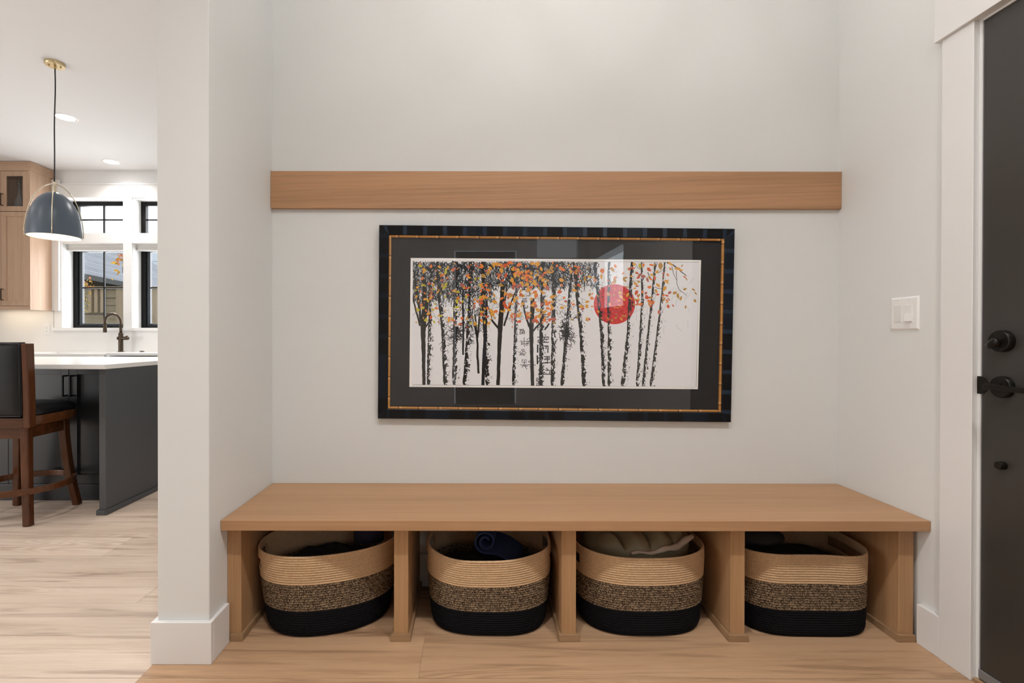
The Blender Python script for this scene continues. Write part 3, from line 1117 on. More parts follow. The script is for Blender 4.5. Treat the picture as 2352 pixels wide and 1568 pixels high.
    solid([(1091, 720), (1097, 790), (1097, 820), (1099.5, 858)], (3, 5, 5, 5))
    solid([(1104, 705), (1100, 740), (1097, 775)], (3, 4, 4))
    solid([(1086, 735), (1091, 755), (1096, 775)], (2, 3, 4))
    solid([(1118, 690), (1115, 760), (1112, 820), (1109.5, 885)], (5, 7, 8, 7.5), 10)
    solid([(1155, 650), (1153, 700), (1149, 750), (1147, 810), (1144.5, 885)], (8, 11, 11, 8, 8))
    solid([(1178, 684), (1167, 720), (1158, 748)], (3, 4, 4.5))
    solid([(1186, 668), (1181, 676), (1177, 690)], (3, 3, 3))
    solid([(1127, 731), (1135, 741), (1145, 753)], (4, 4.5, 5))
    solid([(1166, 640), (1163, 670), (1158, 700)], (2, 3.5, 4))
    solid([(1224, 684), (1223, 720), (1221, 755), (1222, 800), (1224.5, 886)], (9, 10, 10, 8, 8))
    solid([(1200, 690), (1207, 720), (1216, 750)], (3, 4, 4))
    solid([(1208, 728), (1214, 740), (1219, 757)], (4, 4, 4))
    solid([(1246, 738), (1236, 747), (1225, 760)], (3.5, 4, 4.5))
    solid([(1262, 742), (1258, 749), (1252, 757)], (4, 4, 4))
    # long diagonal boughs
    for pts, w in (([(1038, 598), (1052, 607), (1067, 617)], (3, 2.5, 1.5)), ([(1090, 604), (1102, 614), (1112, 628)], (1.5, 2.5, 3)),
                   ([(1218, 615), (1240, 618), (1262, 640), (1284, 650)], (2, 2.5, 3, 1.2)), ([(1286, 616), (1300, 625), (1312, 632)], (3, 2.5, 2)),
                   ([(1534, 601), (1548, 607), (1556, 613), (1566, 622), (1579, 632)], (3.5, 3, 3, 2, 1.5)),
                   ([(1545, 610), (1549, 627), (1556, 642)], (1.3, 1.2, .8)), ([(1555, 620), (1557, 650), (1562, 664), (1572, 671), (1580, 678)], (1.2, 1.2, 1.3, 1.1, .6)),
                   ([(1505, 657), (1513, 661), (1522, 662)], (1, 1.2, .8)), ([(1489, 624), (1494, 634), (1502, 645)], (1.8, 1.5, 1)),
                   ([(1461, 604), (1466, 613), (1473, 618)], (1, 1, .7)), ([(1513, 626), (1521, 620), (1527, 617)], (1.2, 1, .6)),
                   ([(1333, 640), (1342, 650), (1346, 668)], (1, .9, .6)), ([(1316, 735), (1325, 726), (1330, 718)], (1.4, 1.2, .8)),
                   ([(1130, 730), (1120, 700), (1116, 680)], (2, 2, 1.5))):
        solid(pts, w, 10, 10.6)
    # dense bare twigs beside three trunks
    def thicket(cx, cy, n, spread, length, side=0):
        for k in range(n):
            px, py = cx + R.gauss(0, spread * .25), cy + R.gauss(0, spread)
            a = R.gauss(0.25 if side > 0 else (PI - 0.25 if side < 0 else R.choice((0.3, 2.8))), 0.55)
            pts = [(px, py)]
            ln = R.uniform(.4, 1) * length
            for s in range(5):
                a += R.gauss(0, 0.4)
                pts.append((pts[-1][0] + ln / 5 * math.cos(a), pts[-1][1] + ln / 5 * math.sin(a)))
            strip(pts, [1.7, 1.5, 1.3, 1.1, .9, .6], 10, 10.8)
    thicket(1292, 757, 34, 14, 26, 1)
    thicket(1306, 752, 30, 14, 24, -1)
    thicket(1308, 760, 26, 22, 22, 1)
    thicket(1048, 765, 30, 14, 26, -1)
    thicket(1052, 762, 26, 14, 22, 1)
    thicket(1025, 770, 14, 14, 20, 0)
    thicket(1079, 776, 14, 8, 16, 1)

    # seal-script characters, as strokes measured on the print (offset 1120,730; 9.225 px per px)
    G = lambda zx, zy: (1120 + zx / 9.225, 730 + zy / 9.225)

    def ch(strokes, w):
        for s in strokes:
            strip([G(*p) for p in s], w, 10, 11)
    # left column
    ch([[(690, 345), (690, 290), (735, 280), (735, 335), (690, 340)], [(750, 335), (750, 275), (795, 285), (795, 330), (750, 335)],
        [(690, 265), (765, 225)], [(665, 235), (790, 275)], [(715, 225), (700, 280)], [(760, 225), (775, 270)], [(690, 310), (795, 305)]], 1.25)
    ch([[(778, 408), (780, 500), (778, 580), (795, 610)], [(740, 475), (705, 480), (702, 505), (760, 500), (880, 488)], [(715, 550), (760, 545), (885, 535)],
        [(735, 500), (735, 560), (715, 570)], [(735, 520), (720, 535)], [(840, 500), (838, 580), (850, 590)], [(868, 485), (862, 575)], [(890, 470), (885, 520)],
        [(835, 470), (855, 440), (900, 422)], [(800, 560), (830, 575)]], 1.2)
    ch([[(700, 700), (690, 735), (705, 745), (745, 735)], [(690, 800), (690, 765), (735, 755), (730, 800)], [(725, 680), (745, 660), (785, 665), (785, 690), (735, 700), (725, 680)],
        [(740, 720), (790, 710), (825, 735), (780, 770), (740, 745)], [(750, 760), (775, 800)], [(785, 770), (800, 800)], [(690, 780), (735, 775)]], 1.35)
    ch([[(740, 880), (735, 945), (825, 945), (830, 885), (790, 885), (780, 940)], [(760, 880), (740, 900)], [(690, 995), (780, 1000), (920, 990), (1030, 1000)],
        [(800, 950), (760, 1010), (735, 1055)], [(800, 990), (815, 1050), (845, 1085)], [(770, 1025), (860, 1020)], [(880, 940), (880, 915), (915, 915)], [(880, 945), (920, 940)],
        [(900, 1030), (925, 1025)], [(905, 1055), (925, 1050)]], 1.35)
    # right column
    ch([[(1060, 405), (1310, 402)], [(1152, 405), (1152, 450)], [(1300, 405), (1300, 450), (1152, 450)], [(1215, 405), (1215, 450)], [(1080, 462), (1080, 520)],
        [(1080, 465), (1135, 465), (1135, 515)], [(1080, 515), (1310, 512)], [(1170, 470), (1225, 500)]], 2.0)
    ch([[(1070, 562), (1070, 735)]], 3.3)
    ch([[(1205, 592), (1300, 592)], [(1292, 592), (1288, 738)], [(1250, 600), (1250, 660)]], 2.4)
    ch([[(1062, 790), (1068, 980)]], 3.3)
    ch([[(1075, 850), (1150, 850)], [(1075, 928), (1150, 926)], [(1205, 818), (1330, 815), (1330, 880), (1205, 880)], [(1150, 960), (1345, 945)], [(1280, 818), (1280, 970)], [(1225, 850), (1330, 848)]], 2.1)
    ch([[(1082, 1105), (1200, 1105)], [(1080, 1192), (1370, 1195)], [(1240, 1110), (1330, 1112), (1325, 1190)], [(1255, 1060), (1300, 1110)]], 2.0)
    ch([[(1045, 1285), (1075, 1275), (1095, 1300), (1060, 1330), (1045, 1310), (1060, 1285)], [(1110, 1290), (1140, 1285), (1145, 1325), (1105, 1330), (1105, 1295)],
        [(1035, 1335), (1095, 1350), (1155, 1335)], [(1095, 1345), (1090, 1380)], [(1050, 1440), (1055, 1385), (1140, 1385), (1140, 1440)], [(1050, 1430), (1145, 1430)], [(1095, 1385), (1095, 1430)]], 1.6)
    ch([[(1060, 60), (1085, 60), (1085, 110)], [(1060, 100), (1100, 95)], [(1010, 190), (1100, 190)], [(1075, 130), (1075, 260)], [(1350, 195), (1375, 195)]], 1.8)
    # upper half of the column, partly under the leaves (offset 1120,580; 9.8 px per px)
    G2 = lambda zx, zy: (1120 + zx / 9.8, 580 + zy / 9.8)
    for s in ([(740, 825), (830, 825)], [(775, 1030), (890, 1028)], [(775, 1065), (885, 1062)], [(765, 1100), (900, 1098)], [(830, 1180), (830, 1240), (900, 1240), (900, 1180)],
              [(900, 875), (960, 880), (960, 970), (900, 965)], [(1220, 1385), (1375, 1385)], [(1230, 1385), (1230, 1500), (1370, 1500), (1370, 1385)], [(1230, 1440), (1370, 1440)], [(1300, 1385), (1300, 1500)],
              [(1280, 1100), (1290, 1160), (1330, 1150)]):
        strip([G2(*p) for p in s], 1.7, 10, 11)
    # red seal marks
    for s in ([(510, 20), (570, 15), (575, 55), (520, 60)], [(515, 20), (525, 105)], [(530, 165), (520, 215)], [(525, 190), (540, 180)]):
        strip([G(*p) for p in s], 1.3, 5, 11)

    # leaves
    def leaf(px, py, ln, wd, a, mi, lay):
        pts = []
        n = 7
        for k in range(n + 1):
            t = k / n
            w = wd / 2 * math.sin(PI * t ** 0.85) ** 0.8
            pts.append((t * ln - ln / 2, w))
        for k in range(n - 1, 0, -1):
            t = k / n
            w = wd / 2 * math.sin(PI * t ** 0.85) ** 0.8 * R.uniform(0.75, 1.05)
            pts.append((t * ln - ln / 2, -w))
        ca, sa = math.cos(a), math.sin(a)
        P = [(px + x * ca - y * sa, py + x * sa + y * ca) for x, y in pts]
        if min(p[1] for p in P) < 598 or max(p[0] for p in P) > 1606 or min(p[0] for p in P) < 947:
            return
        poly(P, mi, lay)
    cnt = 0
    for k in range(540):
        z = R.random()
        if z < 0.34:
            px = R.uniform(950, 1130)
            py = 602 + 150 * R.random() ** 1.0
            mi = R.choice((4, 4, 5, 6, 6, 8, 8, 9, 6, 8))
            sz = R.uniform(4, 12)
        elif z < 0.80:
            px = min(max(R.gauss(1215, 58), 1105), 1350)
            py = 602 + 140 * R.random() ** 1.25
            mi = R.choice((4, 4, 5, 6, 6, 6, 6, 7, 9))
            sz = R.uniform(6, 14)
        elif z < 0.93:
            px = R.uniform(1310, 1470)
            py = R.uniform(602, 735)
            mi = R.choice((4, 5, 6, 7, 7, 9))
            sz = R.uniform(5, 10)
        else:
            px = R.uniform(1460, 1545)
            py = R.uniform(604, 705)
            mi = R.choice((4, 5, 6, 7, 9))
            sz = R.uniform(6, 11)
        leaf(px, py, sz, sz * R.uniform(0.42, 0.72), R.uniform(0, PI), mi, 12 + k * 0.012)
    # leaves that can be told apart on the right
    E = lambda zx, zy: (1310 + zx / 7.587, 580 + zy / 7.587)
    for zx, zy, ln, wd, a, mi in ((1585, 225, 140, 80, 1.55, 7), (1385, 285, 95, 60, .7, 5), (1430, 205, 100, 40, .2, 4), (1225, 225, 110, 50, 1.4, 8), (1760, 185, 130, 40, .6, 6),
                                  (1880, 265, 110, 50, -.1, 6), (1935, 290, 100, 40, .3, 6), (1960, 220, 60, 22, 2.1, 7), (1765, 285, 60, 18, .1, 7), (2010, 415, 70, 25, .6, 5), (2040, 450, 70, 20, 1.0, 7),
                                  (1690, 485, 110, 35, -.3, 6), (1660, 620, 110, 60, 2.1, 6), (1545, 560, 100, 50, .8, 6), (1360, 465, 90, 45, 1.2, 9), (1430, 375, 60, 40, .4, 6), (1290, 405, 80, 60, .2, 9),
                                  (1180, 575, 80, 25, -.1, 9), (1165, 690, 100, 60, 1.9, 5), (2015, 625, 75, 40, -.4, 7), (1840, 690, 85, 55, -.3, 7), (1895, 745, 105, 50, 1.4, 7), (1945, 790, 90, 45, 1.9, 7),
                                  (2165, 635, 75, 30, .5, 7), (2205, 700, 70, 25, .9, 7), (2195, 830, 70, 45, .9, 7), (2030, 940, 65, 35, 1.7, 7), (1700, 740, 75, 35, .3, 5), (1540, 720, 65, 40, -.1, 5),
                                  (1735, 805, 70, 22, .9, 5), (1700, 820, 60, 25, .3, 5), (1725, 930, 75, 50, 1.2, 5), (1810, 915, 55, 25, .9, 5), (1560, 1030, 80, 40, 1.6, 5), (1355, 775, 90, 60, .1, 5),
                                  (1410, 850, 130, 70, .5, 4), (1460, 860, 80, 50, 1.7, 4), (1245, 890, 90, 50, -.3, 4), (565, 310, 90, 80, 1.2, 4), (550, 410, 100, 45, 1.5, 6), (750, 290, 90, 60, 1.0, 7),
                                  (785, 485, 100, 55, 1.5, 7), (965, 430, 95, 35, -.2, 7), (960, 475, 90, 35, .6, 7), (1000, 590, 90, 20, .2, 7), (880, 690, 70, 50, .2, 6), (895, 760, 85, 50, .7, 6), (950, 810, 55, 40, 1, 6),
                                  (880, 920, 95, 35, .7, 4), (820, 950, 120, 30, .1, 4), (905, 1150, 75, 35, .9, 6), (1010, 730, 90, 50, 2.2, 6), (390, 785, 80, 60, .3, 4), (300, 930, 80, 60, 1.6, 6), (500, 1020, 60, 40, 1, 6),
                                  (265, 450, 110, 45, 1.5, 7), (345, 410, 95, 40, .2, 6), (440, 470, 55, 50, .9, 4)):
        px, py = E(zx, zy)
        leaf(px, py, ln / 7.587, wd / 7.587, a, mi, 20.5)
    # pencil caption and signature under the image
    for x0, x1, y in ((945, 969, 887.6), (1577, 1600, 891.4)):
        px = x0
        pts = []
        while px < x1:
            pts.append((px, y + R.uniform(-0.9, 0.9)))
            px += R.uniform(0.7, 1.8)
        n = len(pts)
        for i in range(n - 1):
            if i % 6 != 5:
                (ax, ay), (cx, cy) = pts[i], pts[i + 1]
                P = [L(ax, ay - .22), L(cx, cy - .22), L(cx, cy + .22), L(ax, ay + .22)]
                b.poly([(p[0], base - 2e-6, p[1]) for p in P], 13)
    return b.build('art_print', mats, pic, world=False, normals=False)


pr = art()
# every face of the print looks into the room
bm = bmesh.new()
bm.from_mesh(pr.data)
bm.normal_update()
for f in bm.faces:
    if f.normal.y > 0:
        f.normal_flip()
bm.to_mesh(pr.data)
bm.free()


# ------------------------------------------------------------------ rope baskets
def rope_material(name, kind):
    m, nt, b = newmat(name)
    uv = nt.nodes.new('ShaderNodeUVMap')
    uv.uv_map = 'UVMap'
    sep = nt.nodes.new('ShaderNodeSeparateXYZ')
    nt.links.new(uv.outputs['UV'], sep.inputs[0])
    u, v = sep.outputs[0], sep.outputs[1]
    a = mathn(nt, 'FRACT', v)
    row = mathn(nt, 'FLOOR', v)
    # braid: V shaped strands, 150 per metre
    bend = mathn(nt, 'ABSOLUTE', mathn(nt, 'SUBTRACT', a, 0.5))
    ph = mathn(nt, 'ADD', mathn(nt, 'MULTIPLY', u, 360.0), mathn(nt, 'MULTIPLY', bend, 1.6))
    ph = mathn(nt, 'ADD', ph, mathn(nt, 'MULTIPLY', row, 0.37))
    fr = mathn(nt, 'FRACT', ph)
    tri = mathn(nt, 'MULTIPLY', mathn(nt, 'ABSOLUTE', mathn(nt, 'SUBTRACT', fr, 0.5)), 2.0)   # 1 at the gap
    cell = nt.nodes.new('ShaderNodeCombineXYZ')
    nt.links.new(mathn(nt, 'FLOOR', ph), cell.inputs[0])
    nt.links.new(row, cell.inputs[1])
    nt.links.new(mathn(nt, 'FLOOR', mathn(nt, 'MULTIPLY', a, 3.0)), cell.inputs[2])
    wnz = nt.nodes.new('ShaderNodeTexWhiteNoise')
    nt.links.new(cell.outputs[0], wnz.inputs['Vector'])
    if kind == 'tan':
        r = ramp(nt, [(0.0, (0.60, 0.405, 0.235, 1)), (1.0, (0.74, 0.515, 0.31, 1))])
    elif kind == 'tweed':
        r = ramp(nt, [(0.0, (0.030, 0.020, 0.013, 1)), (1.0, (0.42, 0.31, 0.20, 1)), (0.35, (0.10, 0.068, 0.043, 1)), (0.7, (0.25, 0.178, 0.112, 1))])
    else:
        r = ramp(nt, [(0.0, (0.0045, 0.0045, 0.006, 1)), (1.0, (0.009, 0.009, 0.012, 1))])
    nt.links.new(wnz.outputs['Value'], r.inputs['Fac'])
    sh = ramp(nt, [(0.55, (1, 1, 1, 1)), (1.0, (0.72, 0.68, 0.64, 1))])
    nt.links.new(tri, sh.inputs['Fac'])
    mx = nt.nodes.new('ShaderNodeMix')
    mx.data_type = 'RGBA'
    mx.blend_type = 'MULTIPLY'
    mx.inputs[0].default_value = 1.0
    nt.links.new(r.outputs['Color'], mx.inputs[6])
    nt.links.new(sh.outputs['Color'], mx.inputs[7])
    nt.links.new(mx.outputs[2], b.inputs['Base Color'])
    b.inputs['Roughness'].default_value = 0.9
    b.inputs['Specular IOR Level'].default_value = 0.15
    bp = nt.nodes.new('ShaderNodeBump')
    bp.inputs['Strength'].default_value = 0.5
    bp.inputs['Distance'].default_value = 0.002
    bp.invert = True
    nt.links.new(tri, bp.inputs['Height'])
    nt.links.new(bp.outputs['Normal'], b.inputs['Normal'])
    return m


ROPE = {k: rope_material('rope_' + k, k) for k in ('tan', 'tweed', 'black')}
COIL = 0.0087


def basket(label, cx, cy, rot, a, bb, n, rimfun, wavefun, bands=(11, 11, 12), belly=0.0, taper=0.90, coil=COIL):
    root = thing('storage_basket', label, 'basket', (cx, cy, 0.001), 'rope baskets under the bench', (0, 0, rot))
    SEG = 144
    total = sum(bands)
    H = total * coil

    def outline(t, z, inset):
        h = z / H
        s = taper + (1 - taper) * min(1, h * 1.15) ** 0.8
        s += belly * math.sin(PI * min(1, h)) * 0.5
        # rounded foot
        if z < 0.030:
            q = 1 - z / 0.030
            foot = 0.015 * (1 - math.sqrt(max(0, 1 - q * q)))
        else:
            foot = 0
        c, s_ = math.cos(t), math.sin(t)
        x = a * s * math.copysign(abs(c) ** (2 / n), c)
        y = bb * (0.1 * s + 0.9) * math.copysign(abs(s_) ** (2 / n), s_)
        ln = math.hypot(x, y)
        k = (ln - foot - inset + wavefun(t) * h) / ln
        zz = z + rimfun(t) * h ** 1.3
        return x * k, y * k, zz

    per = [0.0]
    for k in range(SEG):
        p = outline(2 * PI * k / SEG, H * .6, 0)
        q = outline(2 * PI * (k + 1) / SEG, H * .6, 0)
        per.append(per[-1] + math.hypot(p[0] - q[0], p[1] - q[1]))
    SUB = 4
    c0 = 0
    for nm, kind, cnt in (('base_band', 'black', bands[0]), ('middle_band', 'tweed', bands[1]), ('upper_band', 'tan', bands[2])):
        b = MB()
        prof = []
        for i in range(c0, c0 + cnt):
            for j in range(SUB):
                al = j / SUB
                prof.append(((i + al) * coil, 0.0042 * (1 - math.sin(PI * al) ** 0.6), i + al))
        prof.append(((c0 + cnt) * coil, 0.0033, c0 + cnt - 0.001))
        last = nm == 'upper_band'
        inner = [((c0 + cnt) * coil, 0.0095, c0 + cnt - 0.3)]
        if last:
            prof[-1] = ((c0 + cnt) * coil + 0.0005, 0.0020, c0 + cnt - 0.001)
            inner = [((c0 + cnt) * coil + 0.0015, 0.0050, c0 + cnt - 0.2), ((c0 + cnt) * coil - 0.001, 0.0090, c0 + cnt - 0.3)]
        for k in range(4, 0, -1):
            inner.append(((c0 + cnt * (k - 1) / 4) * coil, 0.0095, c0 + cnt * (k - 1) / 4 + 0.1))
        if nm == 'base_band':
            inner[-1] = (0.008, 0.03, 0.9)
        allp = prof + inner
        rings = []
        for z, ins, v in allp:
            rings.append([b.bm.verts.new(outline(2 * PI * k / SEG, z, ins)) for k in range(SEG)])
        hz0, hz1 = (c0 + 4) * coil, (c0 + 8) * coil
        pairs = list(range(len(allp) - 1))
        if nm != 'base_band':
            pairs.append(len(allp) - 1)
        for i in pairs:
            j = (i + 1) % len(allp)
            zm = (allp[i][0] + allp[j][0]) / 2
            for k in range(SEG):
                tk = 2 * PI * (k + .5) / SEG
                if last and hz0 < zm < hz1 and i < len(allp) - 1:
                    dt = min(abs(tk), abs(tk - 2 * PI), abs(tk - PI))
                    if dt < 0.36:
                        continue
                f = b.bm.faces.new((rings[i][k], rings[i][(k + 1) % SEG], rings[j][(k + 1) % SEG], rings[j][k]))
                f.smooth = True
                for l, (kk, vv) in zip(f.loops, ((k, allp[i][2]), (k + 1, allp[i][2]), (k + 1, allp[j][2]), (k, allp[j][2]))):
                    l[b.uv].uv = (per[kk], vv if vv >= 0 else 0)
        if nm == 'base_band':
            for ring in (rings[0], rings[-1]):
                f = b.bm.faces.new(ring)
        o = b.build(nm, ROPE[kind], root, world=False)
        o['label'] = {'black': 'black rope foot of the basket', 'tweed': 'brown flecked rope middle of the basket', 'tan': 'tan rope rim band with handle slots'}[kind]
        c0 += cnt
    return root


SPOT = 'rope basket in the %s cubby'
K1 = basket('tan brown and black rope basket turned askew in the leftmost cubby', -0.577, 2.018, 0.28, 0.272, 0.178, 2.2,
            lambda t: 0.004 - 0.006 * math.cos(t - 4.4), lambda t: 0.0, (11, 11, 12), taper=0.86, coil=0.0089)
K2 = basket('striped rope basket holding navy cloth in the second cubby from the left', 0.060, 2.030, -0.03, 0.247, 0.190, 2.9,
            lambda t: 0.008 - 0.020 * math.exp(-((t - 4.55) / 0.75) ** 2), lambda t: 0.010 * math.exp(-((t - 4.6) / 0.5) ** 2), (11, 11, 12), belly=0.02, taper=0.91)
K3 = basket('striped rope basket stuffed with an olive puffer jacket', 0.652, 2.030, 0.02, 0.256, 0.190, 2.7,
            lambda t: 0.006 - 0.010 * math.exp(-((t - 4.7) / 0.8) ** 2), lambda t: 0.0, (11, 11, 12), belly=0.02, taper=0.92)
K4 = basket('square cornered rope basket with wavy rim in the rightmost cubby', 1.270, 2.028, -0.015, 0.246, 0.190, 3.6,
            lambda t: 0.004 + 0.003 * math.cos(3 * t), lambda t: -0.016 * math.exp(-((t - 4.72) / 0.30) ** 2), (11, 11, 12), taper=0.96)


# ------------------------------------------------------------------ basket contents
def cloth(name, mat, cx, cy, cz, rx, ry, h, seed, label, cat, n=40, folds=5, squash=2.4):
    R = random.Random(seed)
    ph = [(R.uniform(1, folds), R.uniform(1, folds), R.uniform(0, 6.3), R.uniform(.4, 1)) for _ in range(7)]
    b = MB()
    rows = []
    for i in range(n + 1):
        row = []
        for j in range(n + 1):
            u, v = i / n * 2 - 1, j / n * 2 - 1
            x = u * math.sqrt(1 - v * v / 2)
            y = v * math.sqrt(1 - u * u / 2)
            rr = min(1, math.hypot(x, y))
            dome = (1 - rr ** squash) ** 0.55 if rr < 1 else 0
            w = sum(a * math.sin(fx * x * 3 + fy * y * 3 + p) for fx, fy, p, a in ph) / 7
            wr = abs(math.sin(3.1 * (x * ph[0][3] + y * ph[1][3]) * 2 + 2 * w))
            z = dome * (h * (0.75 + 0.25 * w) - 0.18 * h * (1 - wr) ** 3)
            row.append(b.bm.verts.new((cx + x * rx * (1 + .05 * w), cy + y * ry * (1 + .05 * w), cz + z)))
        rows.append(row)
    for i in range(n):
        for j in range(n):
            b.bm.faces.new((rows[i][j], rows[i + 1][j], rows[i + 1][j + 1], rows[i][j + 1]))
    # closed underside
    rim = [rows[i][0] for i in range(n)] + [rows[n][j] for j in range(n)] + [rows[n - i][n] for i in range(n)] + [rows[0][n - j] for j in range(n)]
    low = [b.bm.verts.new((v.co.x, v.co.y, cz - 0.03)) for v in rim]
    m = len(rim)
    for k in range(m):
        b.bm.faces.new((rim[k], low[k], low[(k + 1) % m], rim[(k + 1) % m]))
    b.bm.faces.new(low)
    o = b.build(name, mat, smooth=True)
    return tag(o, label, cat)


M['black_cloth'] = plain('black_cloth', (0.012, 0.011, 0.012, 1), 0.8, bump=(400, .3, .001))
M['purple_cloth'] = plain('dark_purple_knit', (0.030, 0.022, 0.045, 1), 0.85, bump=(500, .5, .001))
M['navy_cloth'] = plain('navy_fleece', (0.017, 0.028, 0.085, 1), 0.9, bump=(300, .4, .001))
M['olive'] = plain('olive_nylon', (0.24, 0.195, 0.115, 1), 0.5, bump=(60, .25, .002))
M['fleece'] = plain('cream_fleece', (0.58, 0.46, 0.36, 1), 0.95, bump=(320, 0.9, .004))

cloth('folded_garment', M['black_cloth'], -0.58, 2.04, 0.160, 0.190, 0.112, 0.115, 3, 'black garment heaped inside the leftmost basket', 'clothing', squash=4)
cloth('knit_hat', M['purple_cloth'], -0.44, 2.09, 0.292, 0.062, 0.045, 0.085, 8, 'dark purple knit lying on the black garment in the leftmost basket', 'clothing')
cloth('folded_garment', M['black_cloth'], 0.06, 2.04, 0.170, 0.215, 0.145, 0.056, 5, 'dark garment at the bottom of the second basket', 'clothing', squash=4)
# navy roll: a spiral of cloth
b = MB()
pts = []
for k in range(60):
    t = k / 59
    a = 0.4 + t * 2 * PI * 1.7
    r = 0.014 + 0.030 * t
    pts.append((r * math.cos(a), r * math.sin(a)))
tail = pts[-1]
for k in range(1, 12):
    pts.append((tail[0] + 0.012 * k, tail[1] - 0.002 * k * k * 0.25))
prev = None
for k, (x, z) in enumerate(pts):
    x2, z2 = pts[min(k + 1, len(pts) - 1)]
    x1, z1 = pts[max(k - 1, 0)]
    dx, dz = x2 - x1, z2 - z1
    ln = math.hypot(dx, dz) or 1
    nx, nz = -dz / ln * 0.0035, dx / ln * 0.0035
    ring = [b.bm.verts.new(p) for p in ((0.045 + x + nx, 1.945, 0.312 + z + nz), (0.045 + x - nx, 1.945, 0.312 + z - nz),
                                        (0.070 + x - nx, 2.10, 0.335 + z - nz), (0.070 + x + nx, 2.10, 0.335 + z + nz))]
    if prev:
        for q in range(4):
            b.bm.faces.new((prev[q], prev[(q + 1) % 4], ring[(q + 1) % 4], ring[q]))
    else:
        b.bm.faces.new(ring)
    prev = ring
b.bm.faces.new(prev)
o = b.build('rolled_blanket', M['navy_cloth'], smooth=False)
tag(o, 'navy fleece rolled up on top inside the second basket', 'blanket')

# olive puffer jacket with fleece edge in the third basket
jk = thing('puffer_jacket', 'olive quilted puffer jacket with cream fleece edge stuffed in a basket', 'jacket', (0.655, 2.035, 0.22))
b = MB()
n1, n2 = 80, 40
rows = []
seams = [0.0, 0.20, 0.40, 0.60, 0.80, 1.0]
for i in range(n1 + 1):
    row = []
    for j in range(n2 + 1):
        u, v = i / n1 * 2 - 1, j / n2 * 2 - 1
        x = u * math.sqrt(1 - v * v / 2)
        y = v * math.sqrt(1 - u * u / 2)
        rr = min(1, math.hypot(x, y))
        # quilting channels, fanning across the heap
        ch = (x + 0.32 * y + 0.06 * math.sin(5 * y + 1)) * 2.15 + 0.35
        q = abs(math.sin(PI * ch)) ** 0.55
        ch2 = (y - 0.25 * x) * 1.3 + 0.2
        q2 = 0.75 + 0.25 * abs(math.sin(PI * ch2)) ** 0.5
        edge = (1 - rr ** 5) ** 0.5 if rr < 1 else 0
        z = edge * (0.030 + 0.052 * q * q2 + 0.014 * x + 0.02 * (y + .4) + 0.004 * math.sin(23 * x + 9 * y))
        row.append(b.bm.verts.new((0.658 + x * 0.214, 2.045 + y * 0.142, 0.278 + z)))
    rows.append(row)
for i in range(n1):
    for j in range(n2):
        b.bm.faces.new((rows[i][j], rows[i + 1][j], rows[i + 1][j + 1], rows[i][j + 1]))
rim = [rows[i][0] for i in range(n1)] + [rows[n1][j] for j in range(n2)] + [rows[n1 - i][n2] for i in range(n1)] + [rows[0][n2 - j] for j in range(n2)]
low = [b.bm.verts.new((0.658 + (v.co.x - 0.658) * .97, 2.045 + (v.co.y - 2.045) * .97, 0.19)) for v in rim]
m_ = len(rim)
for k in range(m_):
    b.bm.faces.new((rim[k], low[k], low[(k + 1) % m_], rim[(k + 1) % m_]))
b.bm.faces.new(low)
b.build('quilted_shell', M['olive'], jk, smooth=True)
b = MB()
pts, rr = [], []
for k in range(40):
    t = k / 39
    pts.append((0.60 + 0.262 * t, 1.901 + 0.10 * max(0, t - 0.42) ** 1.6 * 1.8, 0.286 + 0.036 * t ** 1.4 + 0.004 * math.sin(16 * t)))
    rr.append(0.006 + 0.013 * max(0, t - 0.25) * (1.25 - t) * 2.0 + 0.001 * math.sin(31 * t))
b.tube(pts, rr, 14, ry=[x * 0.95 for x in rr])
b.build('fleece_edge', M['fleece'], jk, smooth=True)

# flat cap in the fourth basket
b = MB()
b.lathe([(0.005, 0.0), (0.095, 0.004), (0.106, 0.016), (0.102, 0.030), (0.08, 0.046), (0.04, 0.052), (0.004, 0.053)], (1.16, 2.05, 0.278), 48)
for v in b.bm.verts:
    v.co.y = 2.05 + (v.co.y - 2.05) * 0.72
o = b.build('flat_cap', plain('charcoal_felt', (0.035, 0.033, 0.032, 1), 0.85), smooth=True)
tag(o, 'dark grey round cap lying at the left inside the rightmost basket', 'cap')
cloth('folded_garment', M['black_cloth'], 1.265, 2.035, 0.19, 0.205, 0.125, 0.075, 21, 'black garment filling the rightmost basket under the cap', 'clothing', squash=5)

# ------------------------------------------------------------------ kitchen island
isl = thing('kitchen_island', 'charcoal kitchen island with shaker doors behind the bar stool', 'kitchen island', (-3.7, 3.75, 0))
IX1, IX0 = -2.295, -5.30
FY = 3.39
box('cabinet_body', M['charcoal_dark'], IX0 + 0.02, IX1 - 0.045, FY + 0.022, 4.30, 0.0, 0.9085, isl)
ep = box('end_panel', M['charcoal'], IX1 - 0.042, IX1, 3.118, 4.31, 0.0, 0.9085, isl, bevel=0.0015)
b = MB()
b.box(IX1, IX1 + 0.012, 3.106, 4.322, 0.0005, 0.032)
b.box(IX1 - 0.054, IX1, 3.106, 3.118, 0.0005, 0.032)
b.box(IX1 - 0.054, IX1 - 0.042, 3.118, FY, 0.0005, 0.032)
b.build('base_trim', M['charcoal'], ep, bevel=0.002)
box('toe_board', M['charcoal_dark'], IX0 + 0.02, IX1 - 0.045, FY + 0.004, FY + 0.0215, 0.0005, 0.109, isl, bevel=0.002)


